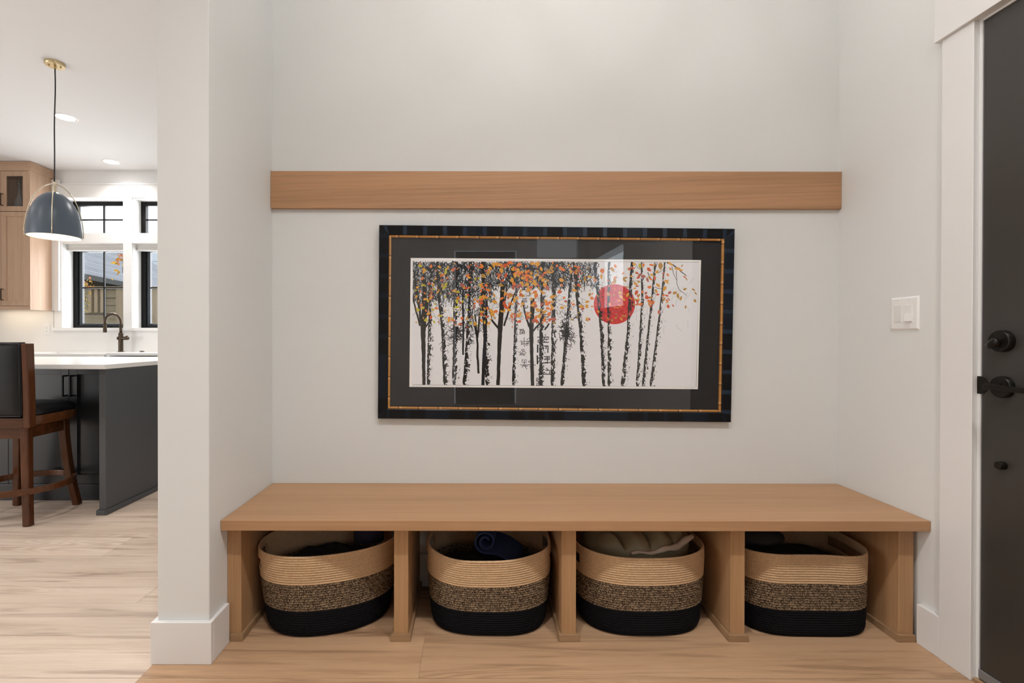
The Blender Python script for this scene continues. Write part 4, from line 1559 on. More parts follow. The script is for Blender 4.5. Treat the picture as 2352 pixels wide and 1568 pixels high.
def shaker(x0, x1, hinge_right):
    st = 0.053
    z0, z1 = 0.114, 0.9065
    b = MB()
    b.box(x0, x0 + st, FY, FY + 0.021, z0, z1).box(x1 - st, x1, FY, FY + 0.021, z0, z1)
    b.box(x0 + st, x1 - st, FY, FY + 0.021, z0, z0 + 0.063).box(x0 + st, x1 - st, FY, FY + 0.021, z1 - 0.051, z1)
    d = b.build('cabinet_door', M['charcoal_dark'], isl, bevel=0.0012)
    MB().box(x0 + st - .002, x1 - st + .002, FY + 0.014, FY + 0.020, z0 + 0.06, z1 - 0.05).build('inset_panel', M['charcoal_dark'], d)
    hx = (x0 + 0.030) if hinge_right else (x1 - 0.016)
    b = MB()
    za, zb = 0.708, 0.852
    b.box(hx - 0.005, hx + 0.005, FY - 0.036, FY - 0.026, za, zb)
    for zz in (za, zb - 0.010):
        b.box(hx - 0.005, hx + 0.005, FY - 0.026, FY, zz, zz + 0.010)
    b.build('handle', M['black_metal'], d, bevel=0.0015)


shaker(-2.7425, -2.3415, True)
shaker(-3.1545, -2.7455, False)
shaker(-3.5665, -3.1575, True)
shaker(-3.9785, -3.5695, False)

o = box('countertop', M['quartz'], IX0 - 0.02, IX1 + 0.008, 3.100, 4.36, 0.909, 0.939, bevel=0.003)
tag(o, 'white quartz slab on top of the charcoal island', 'countertop')

# ------------------------------------------------------------------ sink run under the windows
CY = 5.42
for nm, x0, x1, lb in (('base_cabinet', -6.98, -4.850, 'charcoal base cabinet run left of the kitchen sink'),
                       ('base_cabinet', -3.975, -1.10, 'charcoal base cabinet run right of the kitchen sink')):
    t = thing(nm, lb, 'cabinet', ((x0 + x1) / 2, 5.7, 0))
    box('cabinet_body', M['charcoal_dark'], x0, x1, CY + 0.04, YK - 0.001, 0.0, 0.9045, t)
    nd = 3
    for k in range(nd):
        w = (x1 - x0) / nd
        box('cabinet_door', M['charcoal_dark'], x0 + k * w + 0.002, x0 + (k + 1) * w - 0.002, CY + 0.019, CY + 0.039, 0.11, 0.90, t, bevel=0.002)
b = MB()
b.box(-6.98, -4.832, CY, YK - 0.013, 0.909, 0.939)
b.box(-3.990, -1.10, CY, YK - 0.013, 0.909, 0.939)
b.box(-4.832, -3.990, 5.80, YK - 0.013, 0.909, 0.939)
o = b.build('countertop', M['quartz'], bevel=0.002)
tag(o, 'white quartz counter along the wall under the kitchen windows', 'countertop')
b = MB()
b.box(-4.826, -3.996, CY - 0.012, CY + 0.03, 0.68, 0.930)
b.box(-4.826, -3.996, 5.76, 5.798, 0.68, 0.904)
b.box(-4.826, -4.80, CY + 0.03, 5.76, 0.68, 0.904).box(-4.022, -3.996, CY + 0.03, 5.76, 0.68, 0.904)
b.box(-4.80, -4.022, CY + 0.03, 5.76, 0.68, 0.70)
o = b.build('kitchen_sink', M['sink'], bevel=0.004)
tag(o, 'white apron front sink below the gooseneck faucet', 'sink')
t = thing('base_cabinet', 'dark cabinet under the apron front sink', 'cabinet', (-4.41, 5.7, 0))
box('cabinet_body', M['charcoal_dark'], -4.848, -3.977, CY + 0.04, YK - 0.001, 0.0, 0.675, t)
o = box('backsplash', M['backsplash'], -6.98, -1.10, YK - 0.0125, YK - 0.0005, 0.9395, 1.1855)
tag(o, 'white stone backsplash between the counter and window sill', 'backsplash')
o = box('backsplash', M['backsplash'], -6.98, -5.03, YK - 0.0125, YK - 0.0005, 1.186, 1.4185)
tag(o, 'white stone backsplash under the oak upper cabinet', 'backsplash')

# faucet
FX, FYY = (277.5 - 1089) * 5.86 / F, 5.86
t = thing('kitchen_faucet', 'dark bronze gooseneck kitchen faucet in front of the window', 'faucet', (FX, FYY, 0.939))
b = MB()
b.lathe([(0.034, 0.9392), (0.034, 0.944), (0.025, 0.947), (0.0245, 1.155), (0.022, 1.160)], (FX, FYY, 0), 28)
o = b.build('body', M['bronze'], t)
smooth_by_angle(o)
b = MB()
arc = [(FX, FYY, 1.155), (FX, FYY, 1.26)]
sx = (248 - 277.5) / F * 5.8
cr = abs(sx) / 2
for k in range(0, 19):
    a = PI * k / 18
    arc.append((FX - cr + cr * math.cos(a), FYY - 0.05 * (1 - math.cos(a)) / 2, 1.285 + 0.095 * math.sin(a)))
arc.append((FX + sx, FYY - 0.05, 1.24))
b.tube(arc, 0.0145, 16, up=(0, 1, 0))
o = b.build('spout', M['bronze'], t, smooth=True)
b = MB().lathe([(0.019, 1.165), (0.020, 1.20), (0.0165, 1.245), (0.0155, 1.25)], (FX + sx, FYY - 0.05, 0), 24)
o = b.build('spray_head', M['bronze'], t)
smooth_by_angle(o)
b = MB()
b.lathe([(0.020, -0.035), (0.021, -0.026), (0.0205, 0.03), (0.0205, 0.082), (0.017, 0.090), (0.006, 0.098)], (FX, FYY, 1.098), 24, 'X')
b.tube([(FX + 0.05, FYY, 1.115), (FX + 0.085, FYY - 0.01, 1.125)], 0.005, 10)
o = b.build('lever_handle', M['bronze'], t)
smooth_by_angle(o)
b = MB().lathe([(0.026, 0.9392), (0.026, 0.943), (0.020, 0.947), (0.014, 0.952)], ((326 - 1089) * 5.85 / F, 5.85, 0), 24)
o = b.build('air_switch', M['bronze'])
tag(o, 'small bronze button on the counter right of the faucet', 'button')

# wall outlet
t = thing('wall_outlet', 'white wall outlet on the kitchen backsplash under the oak cabinet', 'outlet', (-5.116, YK - 0.0125, 1.20))
ox, oz = (108 - 1089) * 5.985 / F, EYE + (776 - 757.5) * 5.985 / F
box('wall_plate', M['plastic'], ox - 0.037, ox + 0.037, YK - 0.0185, YK - 0.0127, oz - 0.060, oz + 0.060, t, bevel=0.003)
dk = plain('socket_slot', (0.10, 0.10, 0.10, 1), 0.6)
for dz in (-0.021, 0.021):
    so = MB().box(ox - 0.017, ox + 0.017, YK - 0.0205, YK - 0.0184, oz + dz - 0.014, oz + dz + 0.014).build('socket', M['plastic'], t, bevel=0.003)
    b = MB()
    b.box(ox - 0.008, ox - 0.0055, YK - 0.0209, YK - 0.0204, oz + dz - 0.003, oz + dz + 0.007)
    b.box(ox + 0.0055, ox + 0.008, YK - 0.0209, YK - 0.0204, oz + dz - 0.003, oz + dz + 0.006)
    b.lathe([(0.0025, -0.0205), (0.0025, -0.0209)], (ox, YK, oz + dz - 0.008), 10, 'Y')
    b.build('slot', dk, so)

# ------------------------------------------------------------------ upper cabinet
UX0, UX1 = -5.704, -5.024
UY = 5.668
uc = thing('upper_cabinet', 'oak upper cabinet with a glass door on top hung beside the window', 'cabinet', ((UX0 + UX1) / 2, 5.85, 1.42))
box('side_panel', M['oak_cab'], UX0, UX0 + 0.018, UY + 0.02, YK - 0.013, 1.42, 3.095, uc)
b = MB()
b.box(UX1 - 0.018, UX1, UY + 0.0, YK - 0.013, 1.42, 3.095)
b.build('side_panel', M['oak_cab'], uc, bevel=0.001)
box('bottom_panel', M['oak_cab_x'], UX0 + 0.018, UX1 - 0.018, UY + 0.02, YK - 0.013, 1.46, 1.48, uc)
box('shelf', M['oak_cab_x'], UX0 + 0.018, UX1 - 0.018, UY + 0.024, YK - 0.03, 2.565, 2.585, uc)
box('top_panel', M['oak_cab_x'], UX0 + 0.018, UX1 - 0.018, UY + 0.02, YK - 0.013, 2.985, 3.005, uc)
box('back_panel', M['oak_cab'], UX0 + 0.018, UX1 - 0.018, YK - 0.03, YK - 0.013, 1.48, 2.985, uc)
box('crown_board', M['oak_cab_x'], UX0, UX1 - 0.0181, UY + 0.0, UY + 0.02, 2.99, 3.095, uc, bevel=0.001)
b = MB()
b.box(UX1 - 0.0005, UX1 + 0.0075, UY, YK - 0.013, 2.992, 3.096)
b.build('crown_return', M['oak_cab_x'], uc, bevel=0.001)
box('light_rail', M['oak_cab_x'], UX0, UX1 - 0.0181, UY + 0.0, UY + 0.02, 1.42, 1.4595, uc, bevel=0.001)
box('filler_strip', M['white_trim'], UX1 + 0.001, WX0 - 0.016, 5.955, YK - 0.0165, 1.425, 2.98, uc)


def updoor(x0, x1, z0, z1, glass, flip, st, rb, rt, hz0, hz1):
    b = MB()
    y0, y1 = UY, UY + 0.019
    b.box(x0, x0 + st, y0, y1, z0, z1).box(x1 - st, x1, y0, y1, z0, z1)
    b.box(x0 + st, x1 - st, y0, y1, z0, z0 + rb).box(x0 + st, x1 - st, y0, y1, z1 - rt, z1)
    d = b.build('glass_door' if glass else 'cabinet_door', M['oak_cab'], uc, bevel=0.0015)
    if glass:
        MB().box(x0 + st, x1 - st, UY + 0.010, UY + 0.013, z0 + rb, z1 - rt).build('glass_pane', glass_sheet('cabinet_glass', 1.5, (.8, .8, .8, 1)), d)
    else:
        MB().box(x0 + st - .002, x1 - st + .002, UY + 0.009, UY + 0.016, z0 + rb - .002, z1 - rt + .002).build('inset_panel', M['oak_cab'], d)
    hx = (x0 + 0.024) if not flip else (x1 - 0.024)
    b = MB()
    b.box(hx - 0.005, hx + 0.005, UY - 0.034, UY - 0.024, hz0, hz1)
    for zz in (hz0, hz1 - 0.009):
        b.box(hx - 0.005, hx + 0.005, UY - 0.024, UY, zz, zz + 0.009)
    b.build('handle', M['bronze'], d, bevel=0.0015)


mid = -5.355
updoor(mid + 0.002, UX1 - 0.0185, 2.533, 2.986, True, False, 0.062, 0.056, 0.056, 2.592, 2.730)
updoor(UX0 + 0.002, mid - 0.002, 2.533, 2.986, True, True, 0.062, 0.056, 0.056, 2.592, 2.730)
updoor(mid + 0.002, UX1 - 0.0185, 1.464, 2.527, False, False, 0.060, 0.056, 0.052, 1.524, 1.656)
updoor(UX0 + 0.002, mid - 0.002, 1.464, 2.527, False, True, 0.060, 0.056, 0.052, 1.524, 1.656)

# decanter on the cabinet shelf
crystal, nt_, bs_ = newmat('crystal')
bs_.inputs['Base Color'].default_value = (0.95, 0.97, 0.98, 1)
bs_.inputs['Transmission Weight'].default_value = 0.55
bs_.inputs['Roughness'].default_value = 0.06
bs_.inputs['IOR'].default_value = 1.5
DX = (46 - 1089) * 5.82 / F
t = thing('decanter', 'cut crystal decanter behind the glass door of the oak cabinet', 'decanter', (DX, 5.82, 2.586))
b = MB()
b.lathe([(0.040, 2.5855), (0.052, 2.595), (0.056, 2.63), (0.048, 2.68), (0.030, 2.73), (0.017, 2.78), (0.014, 2.83), (0.022, 2.852), (0.020, 2.855)], (DX, 5.82, 0), 14)
b.build('body', crystal, t)
b = MB()
b.lathe([(0.010, 2.8555), (0.013, 2.865), (0.024, 2.885), (0.022, 2.90), (0.010, 2.925), (0.003, 2.952)], (DX, 5.82, 0), 8)
b.build('stopper', crystal, t)

# under cabinet lamp
t = thing('under_cabinet_light', 'slim lit strip under the oak upper cabinet', 'light', (-5.35, 5.83, 1.455))
box('housing', M['plastic'], -5.65, -5.06, 5.80, 5.86, 1.447, 1.4595, t)
box('diffuser', plain('lit_diffuser', (1, 1, 1, 1), .5, emit=(1.0, .82, .58, 1), estr=9.0), -5.64, -5.07, 5.808, 5.852, 1.443, 1.447, t)

# ------------------------------------------------------------------ pendant lamp
PX, PY = (128 - 1089) * 3.65 / F, 3.65
PX2 = (126 - 1089) * 3.65 / F
pl = thing('pendant_lamp', 'blue grey dome pendant lamp with brass yoke over the island', 'pendant lamp', (PX, PY, CEIL))
b = MB().lathe([(0.062, CEIL), (0.062, CEIL - 0.018), (0.059, CEIL - 0.022)], (PX, PY, 0), 48)
cano = b.build('canopy', M['brass'], pl)
smooth_by_angle(cano)
MB().lathe([(0.010, CEIL - 0.022), (0.010, CEIL - 0.036), (0.007, CEIL - 0.040)], (PX, PY, 0), 16).build('cord_grip', M['brass'], cano)
for a in (0.5, 0.5 + PI):
    MB().lathe([(0.005, CEIL - 0.022), (0.005, CEIL - 0.031)], (PX + 0.034 * math.cos(a), PY + 0.034 * math.sin(a), 0), 12).build('canopy_knob', M['brass'], cano)
ZB = 1.836
cpts = []
for k in range(24):
    t = k / 23
    cpts.append((PX + (PX2 - PX) * t + 0.004 * math.sin(9 * t) * (1 - t), PY, CEIL - 0.04 + (ZB + 0.385 - CEIL + 0.04) * t))
b = MB().tube(cpts, 0.0042, 8)
b.build('cord', M['cord'], pl, smooth=True)
prof = [(0.2075, 0.0), (0.2075, 0.02), (0.205, 0.06), (0.199, 0.105), (0.189, 0.15), (0.174, 0.195), (0.153, 0.235), (0.128, 0.268), (0.098, 0.294), (0.065, 0.314), (0.032, 0.324), (0.010, 0.327)]
prof = [(r_ * 0.775, h_) for r_, h_ in prof]
b = MB()
seg = 64
outer = []
for r_, h_ in prof:
    outer.append([b.bm.verts.new((PX2 + r_ * math.cos(2 * PI * k / seg), PY + r_ * math.sin(2 * PI * k / seg), ZB + h_)) for k in range(seg)])
innr = []
for r_, h_ in prof:
    innr.append([b.bm.verts.new((PX2 + max(0.004, r_ - 0.004) * math.cos(2 * PI * k / seg), PY + max(0.004, r_ - 0.004) * math.sin(2 * PI * k / seg), ZB + h_ * (0.985) + 0.0)) for k in range(seg)])
for A, mi in ((outer, 0), (innr, 1)):
    for p, q in zip(A, A[1:]):
        for k in range(seg):
            f = b.bm.faces.new((p[k], p[(k + 1) % seg], q[(k + 1) % seg], q[k]))
            f.material_index = mi
    f = b.bm.faces.new(A[-1])
    f.material_index = mi
for k in range(seg):
    f = b.bm.faces.new((outer[0][k], outer[0][(k + 1) % seg], innr[0][(k + 1) % seg], innr[0][k]))
    f.material_index = 0
sh = b.build('lamp_shade', [M['shade'], M['shade_in']], pl, smooth=True)
smooth_by_angle(sh, 50)
hoop = [(0.2105, 0.004), (0.2105, 0.05), (0.205, 0.10), (0.196, 0.15), (0.182, 0.20), (0.163, 0.25), (0.137, 0.298), (0.104, 0.338), (0.066, 0.368), (0.030, 0.384), (0.0, 0.388)]
hoop = [(r_ * 0.79, h_) for r_, h_ in hoop]
for ang in (math.radians(-55), math.radians(35)):
    pts = [(PX2 + r_ * math.cos(ang), PY + r_ * math.sin(ang), ZB + h_) for r_, h_ in hoop]
    pts += [(PX2 - r_ * math.cos(ang), PY - r_ * math.sin(ang), ZB + h_) for r_, h_ in hoop[-2::-1]]
    MB().tube(pts, 0.0035, 8).build('yoke_hoop', M['brass_pale'], pl, smooth=True)
b = MB().lathe([(0.013, ZB + 0.326), (0.013, ZB + 0.37), (0.010, ZB + 0.385), (0.008, ZB + 0.40)], (PX2, PY, 0), 20)
o = b.build('stem', M['brass_pale'], pl)
smooth_by_angle(o)
b = MB().lathe([(0.010, ZB + 0.31), (0.018, ZB + 0.24), (0.032, ZB + 0.19), (0.034, ZB + 0.16), (0.026, ZB + 0.135), (0.008, ZB + 0.125)], (PX2, PY, 0), 20)
b.build('bulb', M['bulb'], pl, smooth=True)

# ------------------------------------------------------------------ recessed lights
spots = [((152 - 1089) * 4.55 / F, 4.55, 'lit recessed ceiling light behind the pendant cord'),
         ((257 - 1089) * 5.70 / F, 5.70, 'lit recessed ceiling light near the kitchen windows'),
         (-2.30, 4.55, 'lit recessed ceiling light hidden behind the wall stub'),
         (-5.3, 3.3, 'added unseen recessed fill light left of the island'),  # this and the next three are unseen, added to brighten kitchen and hall
         (-2.2, 2.2, 'added unseen recessed fill light over the walkway by the bar stool'),
         (-3.9, 1.9, 'added unseen recessed fill light over the open floor'),
         (-3.2, 0.2, 'added unseen recessed fill light over the hall floor'),
         (-0.30, 0.55, 'added unseen recessed fill light in the entry left of the chandelier'),  # this pair is unseen, added to even out light on the alcove wall
         (1.05, 0.55, 'added unseen recessed fill light in the entry right of the chandelier')]
for i, (x, y, lb) in enumerate(spots):
    t = thing('recessed_light', lb, 'ceiling light', (x, y, CEIL), 'recessed ceiling lights')
    b = MB().lathe([(0.080, CEIL), (0.090, CEIL - 0.003), (0.097, CEIL - 0.0005)], (x, y, 0), 48, cap=False)
    b.lathe([(0.070, CEIL - 0.0005), (0.080, CEIL - 0.0035), (0.091, CEIL - 0.0035), (0.097, CEIL)], (x, y, 0), 48, cap=False)
    b.build('trim_ring', M['white_trim'], t, smooth=True)
    MB().lathe([(0.0005, CEIL - 0.002), (0.072, CEIL - 0.002)], (x, y, 0), 40, cap=False).build('lens', M['lens'], t, normals=False)
    d = bpy.data.lights.new('downlight', 'SPOT')
    d.energy = DOWNLIGHT_W * (2.5 if i < 6 else (0.8 if i < 7 else 5.5))
    d.color = DOWN
    d.spot_size = math.radians(150 if i < 7 else 125)
    d.spot_blend = 1.0
    d.shadow_soft_size = 0.08
    o = bpy.data.objects.new('downlight', d)
    o.location = (x, y, CEIL - 0.015)
    C.objects.link(o)
    o.parent = t
    o.matrix_parent_inverse = Matrix.Translation(-t.location)

# ------------------------------------------------------------------ bar stool
st = thing('bar_stool', 'dark wood bar stool with black leather seat and back at the island', 'bar stool', (-2.812, 3.115, 0), rot=(0, 0, 0.04))
B = lambda mb, nm, mt, par=st, **k: mb.build(nm, mt, par, world=False, **k)
for sx_ in (-1, 1):
    for sy_ in (-1, 1):
        pts = []
        for k in range(9):
            t = k / 8
            r_ = 0.142 + 0.012 * math.sin(PI * t) * 0 + 0.050 * (t ** 1.7)
            pts.append((sx_ * r_, sy_ * r_, 0.575 * (1 - t)))
        b = MB()
        b.tube(pts, [0.023 - 0.003 * (k / 8) for k in range(9)], 4, ry=[0.023 - 0.003 * (k / 8) for k in range(9)], up=(0, 1, 0))
        B(b, 'leg', M['stool_wood'], bevel=0.006)
# apron below the swivel
for (x0, x1, y0, y1) in ((-0.12, 0.12, -0.155, -0.130), (-0.12, 0.12, 0.130, 0.155), (-0.155, -0.130, -0.12, 0.12), (0.130, 0.155, -0.12, 0.12)):
    B(MB().box(x0, x1, y0, y1, 0.505, 0.572), 'apron_rail', M['stool_wood_x'], bevel=0.003)
B(MB().box(-0.16, 0.16, -0.16, 0.16, 0.572, 0.588), 'swivel_plate', M['black_metal'], bevel=0.003)
# footrest ring
pts = [(0.252 * math.cos(2 * PI * k / 64), 0.252 * math.sin(2 * PI * k / 64), 0.198) for k in range(64)]
B(MB().tube(pts, 0.011, 4, closed=True, ry=0.019, up=(0, 0, 1)), 'footrest_ring', M['stool_wood_x'], bevel=0.004)


def seat_outline(hw, back, front, n=72, ex=0.36):
    out = []
    for k in range(n):
        a = 2 * PI * k / n
        c, s = math.cos(a), math.sin(a)
        x = hw * math.copysign(abs(c) ** ex, c)
        if s >= 0:
            x = hw * math.copysign(abs(c) ** 0.62, c)
            y = 0.02 + (front - 0.02) * abs(s) ** 0.85
        else:
            y = 0.02 + (0.02 - back) * -abs(s) ** ex
        out.append((x, y))
    return out


def slab(outline, levels):
    b = MB()
    rings = []
    for z, sc in levels:
        rings.append([b.bm.verts.new((x * sc, 0.02 + (y - 0.02) * sc, z)) for x, y in outline])
    n = len(outline)
    for p, q in zip(rings, rings[1:]):
        for k in range(n):
            b.bm.faces.new((p[k], p[(k + 1) % n], q[(k + 1) % n], q[k]))
    b.bm.faces.new(rings[0])
    b.bm.faces.new(rings[-1])
    return b


so = seat_outline(0.250, -0.235, 0.232)
o = B(slab(so, [(0.588, 0.94), (0.594, 0.985), (0.602, 1.0), (0.640, 1.0), (0.646, 0.985)]), 'seat_frame', M['stool_wood_x'])
smooth_by_angle(o, 35)
o = B(slab(so, [(0.646, 0.955), (0.652, 0.972), (0.664, 0.972), (0.682, 0.93), (0.694, 0.84), (0.702, 0.65), (0.706, 0.35)]), 'seat_cushion', M['leather'])
smooth_by_angle(o, 60)
for s in (-1, 1):
    b = MB()
    pts = [(s * 0.226, -0.222, 0.584), (s * 0.226, -0.224, 0.70), (s * 0.226, -0.228, 0.85), (s * 0.226, -0.233, 1.0), (s * 0.226, -0.236, 1.072)]
    b.tube(pts, 0.0175, 4, ry=0.026, up=(0, 1, 0))
    B(b, 'back_post', M['stool_wood'], bevel=0.005)
b = MB()
b.box(-0.2085, 0.2085, -0.246, -0.200, 0.584, 0.640)
B(b, 'back_rail', M['stool_wood_x'], bevel=0.004)
# leather back pad, follows the lean of the posts
b = MB()
nx_, nz_ = 16, 20
grid = {}
for side in (0, 1):
    for i in range(nx_ + 1):
        for j in range(nz_ + 1):
            u, v = i / nx_ * 2 - 1, j / nz_
            z = 0.642 + 0.436 * v
            lean = -0.226 - 0.013 * max(0, (z - 0.66) / 0.42) ** 1.3
            e = (1 - abs(u) ** 8) ** 0.5 * (1 - abs(2 * v - 1) ** 10) ** 0.5
            y = lean + (-1 if side == 0 else 1) * (0.010 + 0.022 * e)
            grid[(side, i, j)] = b.bm.verts.new((u * 0.2075, y, z))
for side in (0, 1):
    for i in range(nx_):
        for j in range(nz_):
            b.bm.faces.new((grid[(side, i, j)], grid[(side, i + 1, j)], grid[(side, i + 1, j + 1)], grid[(side, i, j + 1)]))
for i in range(nx_):
    for j in (0, nz_):
        b.bm.faces.new((grid[(0, i, j)], grid[(0, i + 1, j)], grid[(1, i + 1, j)], grid[(1, i, j)]))
for j in range(nz_):
    for i in (0, nx_):
        b.bm.faces.new((grid[(0, i, j)], grid[(0, i, j + 1)], grid[(1, i, j + 1)], grid[(1, i, j)]))
o = B(b, 'back_cushion', M['leather'])
smooth_by_angle(o, 70)
b = MB()
pp = [(-0.200, -0.252, 0.652), (0.200, -0.252, 0.652), (0.200, -0.258, 0.86), (0.200, -0.263, 1.068), (-0.200, -0.263, 1.068), (-0.200, -0.258, 0.86)]
B(b.tube(pp, 0.003, 8, closed=True), 'piping', M['leather'], smooth=True)

# ------------------------------------------------------------------ chandelier above the alcove, out of frame
CX, CYY, CZ = 0.36, 0.88, 2.66
chd = thing('chandelier', 'brass chandelier with six bulbs hanging above the bench outside the picture', 'chandelier', (CX, CYY, CEIL))
o = MB().lathe([(0.07, CEIL), (0.07, CEIL - 0.02), (0.02, CEIL - 0.03)], (CX, CYY, 0), 32).build('canopy', M['brass'], chd)
MB().lathe([(0.008, CEIL - 0.02), (0.008, CZ + 0.1)], (CX, CYY, 0), 12).build('stem', M['brass'], chd)
MB().lathe([(0.02, CZ - 0.12), (0.06, CZ - 0.08), (0.065, CZ + 0.06), (0.02, CZ + 0.12)], (CX, CYY, 0), 24).build('hub', M['brass'], chd, smooth=True)
for k in range(6):
    a = 2 * PI * k / 6 + 0.35
    pts = []
    for q in range(12):
        t = q / 11
        r_ = 0.04 + 0.36 * t
        pts.append((CX + r_ * math.cos(a), CYY + r_ * math.sin(a), CZ - 0.07 * math.sin(PI * t) + 0.05 * t))
    arm = MB().tube(pts, 0.012, 10).build('arm', M['brass'], chd, smooth=True)
    ex, ey, ez = pts[-1]
    MB().lathe([(0.010, ez), (0.022, ez + 0.01), (0.022, ez + 0.04)], (ex, ey, 0), 16).build('socket_cup', M['brass'], arm)
    MB().lathe([(0.010, ez + 0.041), (0.018, ez + 0.055), (0.022, ez + 0.075), (0.018, ez + 0.095), (0.006, ez + 0.105)], (ex, ey, 0), 20).build(
        'bulb', plain('chandelier_bulb', (1, 1, 1, 1), .5, emit=WARM + (1,), estr=CHANDELIER_W * 12), arm, smooth=True)

# ------------------------------------------------------------------ outdoors behind the kitchen windows
GZ = -0.1
o = MB().box(-40, 20, YK + 0.25, 45, GZ - 0.1, GZ).build('ground', plain('lawn', (0.10, 0.12, 0.05, 1), 0.9))
struct(o, 'garden ground beyond the kitchen windows', 'ground')
fy = 10.0
M['fence'] = wood('weathered_fence', (0.17, 0.14, 0.09, 1), (0.30, 0.25, 0.165, 1), 0, rough=0.8, across=20)
M['fence_z'] = wood('fence_picket', (0.24, 0.19, 0.125, 1), (0.37, 0.30, 0.20, 1), 2, rough=0.8, across=20)
fe = thing('wooden_fence', 'weathered board fence seen through the kitchen windows', 'fence', (-7.5, fy, GZ))
ftop = EYE + (776 - 661) * fy / F
box('fence_cap', M['fence_z'], -8.4, -3, fy - 0.09, fy + 0.09, ftop - 0.028, ftop + 0.01, fe)
b = MB()
z = ftop - 0.03
zs_ = [(ftop - 0.20, ftop - 0.03), (ftop - 0.352, ftop - 0.222), (ftop - 0.51, ftop - 0.372), (ftop - 0.72, ftop - 0.55), (ftop - 0.95, ftop - 0.725), (GZ, ftop - 0.955)]
for z0, z1 in zs_:
    b.box(-8.4, -3, fy, fy + 0.03, z0, z1)
b.build('horizontal_board', M['fence'], fe)
for px0 in (203, 217, 231):
    x0 = (px0 - 1089) * (fy - 0.04) / F
    box('picket', M['fence_z'], x0, x0 + 0.066, fy - 0.045, fy - 0.002, ftop - 0.50, ftop - 0.03, fe)
for px0 in (268, 350):
    x0 = (px0 - 1089) * (fy - 0.04) / F
    box('fence_post', M['fence_z'], x0, x0 + 0.16, fy - 0.06, fy - 0.002, GZ, ftop - 0.03, fe)

nh = thing('neighbour_house', 'grey shingle roofed house beyond the fence', 'house', (-12.5, 14, GZ))
sm, nt_, bs_ = newmat('grey_shingles')
tc = nt_.nodes.new('ShaderNodeTexCoord')
bk = nt_.nodes.new('ShaderNodeTexBrick')
bk.inputs['Scale'].default_value = 1.0
bk.inputs['Brick Width'].default_value = 2.4
bk.inputs['Row Height'].default_value = 0.15
bk.inputs['Mortar Size'].default_value = 0.014
bk.inputs['Color1'].default_value = (0.27, 0.30, 0.34, 1)
bk.inputs['Color2'].default_value = (0.36, 0.39, 0.43, 1)
bk.inputs['Mortar'].default_value = (0.10, 0.115, 0.135, 1)
uvn = nt_.nodes.new('ShaderNodeUVMap')
uvn.uv_map = 'UVMap'
nt_.links.new(uvn.outputs['UV'], bk.inputs['Vector'])
nt_.links.new(bk.outputs['Color'], bs_.inputs['Base Color'])
bs_.inputs['Roughness'].default_value = 0.85
ze = 2.62
e0, e1 = Vector((-9.24, 11.0, ze)), Vector((-10.85, 21.8, ze))
ed = (e1 - e0).normalized()
up_ = Vector((-ed.y, ed.x, 0)) if Vector((-ed.y, ed.x, 0)).x < 0 else Vector((ed.y, -ed.x, 0))
D_ = 3.5
r0, r1 = e0 + up_ * D_ + Vector((0, 0, 0.577 * D_)), e1 + up_ * D_ + Vector((0, 0, 0.577 * D_))
ln, sl = (e1 - e0).length, math.hypot(D_, .577 * D_)
b = MB()
b.poly([e0, e1, r1, r0], 0, [(0, 0), (ln, 0), (ln, sl), (0, sl)])
dn = Vector((0, 0, -0.12))
b.poly([e0 + dn, r0 + dn, r1 + dn, e1 + dn], 0)
b.poly([r0, r1, r1 + up_ * D_ * 0.95 - Vector((0, 0, .577 * D_)), r0 + up_ * D_ * .95 - Vector((0, 0, .577 * D_))], 0)
b.poly([e1, e1 + dn, r1 + dn, r1], 0)
b.poly([e0, r0, r0 + dn, e0 + dn], 0)
b.build('roof', sm, nh)
b = MB()
q = [e0 - up_ * 0.03, e1 - up_ * 0.03]
b.poly([q[0] + Vector((0, 0, .02)), q[1] + Vector((0, 0, .02)), q[1] - Vector((0, 0, .11)), q[0] - Vector((0, 0, .11))])
b.poly([q[0] - Vector((0, 0, .11)), q[1] - Vector((0, 0, .11)), q[1] + up_ * .5 - Vector((0, 0, .11)), q[0] + up_ * .5 - Vector((0, 0, .11))])
b.build('fascia', plain('dark_fascia', (0.035, 0.045, 0.045, 1), 0.5), nh)
b = MB()
w0, w1 = e0 + up_ * 0.45, e1 + up_ * 0.45
b.poly([(w0.x, w0.y, GZ), (w1.x, w1.y, GZ), (w1.x, w1.y, ze - 0.1), (w0.x, w0.y, ze - 0.1)])
g0, g1 = e1 + up_ * 0.45, e1 + up_ * 6.0
b.poly([(g0.x, g0.y, GZ), (g1.x, g1.y, GZ), (g1.x, g1.y, ze - 0.1), (r1.x, r1.y, r1.z - .15), (g0.x, g0.y, ze - 0.1)])
b.build('wall', plain('olive_siding', (0.10, 0.085, 0.055, 1), 0.8), nh)
h2 = thing('neighbour_house', 'pale blue sided house seen through the right kitchen window', 'house', (-13.5, 22, GZ))
sid, nt_, bs_ = newmat('pale_siding')
tc = nt_.nodes.new('ShaderNodeTexCoord')
mp = nt_.nodes.new('ShaderNodeMapping')
mp.inputs['Rotation'].default_value = (PI / 2, 0, 0)
bk = nt_.nodes.new('ShaderNodeTexBrick')
bk.inputs['Scale'].default_value = 1.0
bk.inputs['Brick Width'].default_value = 0.9
bk.inputs['Row Height'].default_value = 0.5
bk.inputs['Mortar Size'].default_value = 0.025
bk.inputs['Color1'].default_value = (0.55, 0.62, 0.68, 1)
bk.inputs['Color2'].default_value = (0.60, 0.66, 0.71, 1)
bk.inputs['Mortar'].default_value = (0.36, 0.42, 0.47, 1)
nt_.links.new(tc.outputs['Object'], mp.inputs['Vector'])
nt_.links.new(mp.outputs['Vector'], bk.inputs['Vector'])
nt_.links.new(bk.outputs['Color'], bs_.inputs['Base Color'])
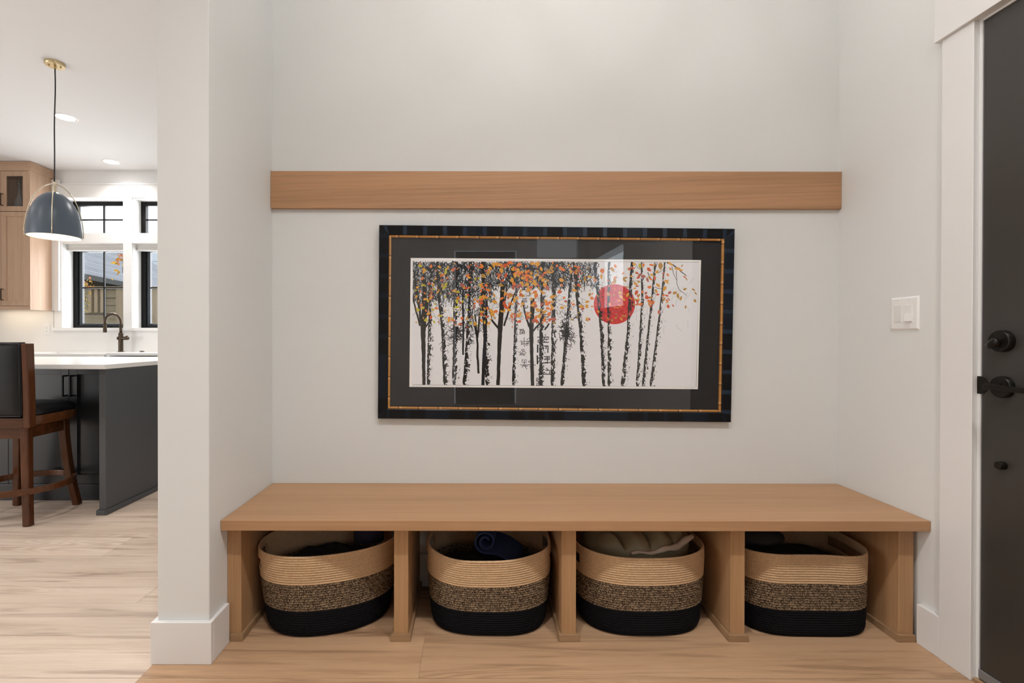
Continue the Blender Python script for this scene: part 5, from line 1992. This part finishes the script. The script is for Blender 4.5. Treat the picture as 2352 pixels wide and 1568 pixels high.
box('wall', sid, -16.6, -9.5, 25.0, 29.0, GZ, 5.4, h2)
b = MB()
b.poly([(-17.0, 22.8, 3.7), (-9.2, 22.8, 3.7), (-9.2, 25.0, 4.6), (-17.0, 25.0, 4.6)], 0, [(0, 0), (8, 0), (8, 2.5), (0, 2.5)])
b.poly([(-17.0, 22.8, 3.62), (-17, 25, 4.5), (-9.2, 25, 4.5), (-9.2, 22.8, 3.62)], 0)
b.build('porch_roof', sm, h2)


# yellow autumn twigs in front of the glass
def twig(label, pts, leaves, seed, sz, mats):
    R = random.Random(seed)
    root = thing('autumn_sapling', label, 'sapling', pts[0])
    MB().tube(pts, [0.012 - 0.008 * k / (len(pts) - 1) for k in range(len(pts))], 8).build('stem', plain('twig_bark', (0.06, 0.045, 0.03, 1), .9), root, smooth=True)
    b = MB()
    for k in range(leaves):
        i = R.randrange(len(pts) - 3, len(pts))
        p = Vector(pts[i]).lerp(Vector(pts[i - 1]), R.random()) + Vector((R.gauss(0, .07), R.gauss(0, .07), R.gauss(0, .07)))
        d1 = Vector((R.gauss(0, 1), R.gauss(0, 1), R.gauss(0, 1))).normalized()
        d2 = d1.cross(Vector((R.gauss(0, 1), R.gauss(0, 1), R.gauss(0, 1)))).normalized()
        s = sz * R.uniform(.7, 1.2)
        b.poly([p, p + d1 * s * .35 + d2 * s * .28, p + d1 * s * .75 + d2 * s * .2, p + d1 * s, p + d1 * s * .75 - d2 * s * .2, p + d1 * s * .35 - d2 * s * .28], R.randrange(len(mats)))
    o = b.build('leaves', mats, root, normals=False)
    o['kind'] = 'stuff'
    return root


YL = plain('yellow_leaf', (0.62, 0.36, 0.03, 1), .7)
OL = plain('orange_leaf', (0.60, 0.22, 0.07, 1), .7)
GL = plain('olive_leaf', (0.34, 0.30, 0.05, 1), .7)


def at(px, py, y):
    return ((px - 1089) * y / F, y, EYE + (776 - py) * y / F)


twig('thin sapling with yellow leaves against the grey roof at the right of the left window', [(-5.95, 8.62, GZ), at(294, 700, 8.6), at(292, 560, 8.6), at(287, 590, 8.5), at(283, 600, 8.5), at(282, 628, 8.5)], 46, 4, 0.075, [YL, YL, OL])
twig('thin sapling with pale orange leaves above the fence at the left of the window', [(-7.42, 9.4, GZ), at(180, 690, 9.4), at(186, 668, 9.4), at(192, 650, 9.4), at(201, 648, 9.4)], 44, 7, 0.06, [OL, YL, OL])
twig('low sapling with yellow green leaves in front of the fence boards', [(-7.36, 9.3, GZ), at(180, 740, 9.3), at(190, 684, 9.3), at(198, 682, 9.3), at(190, 718, 9.3)], 40, 9, 0.06, [GL, YL])
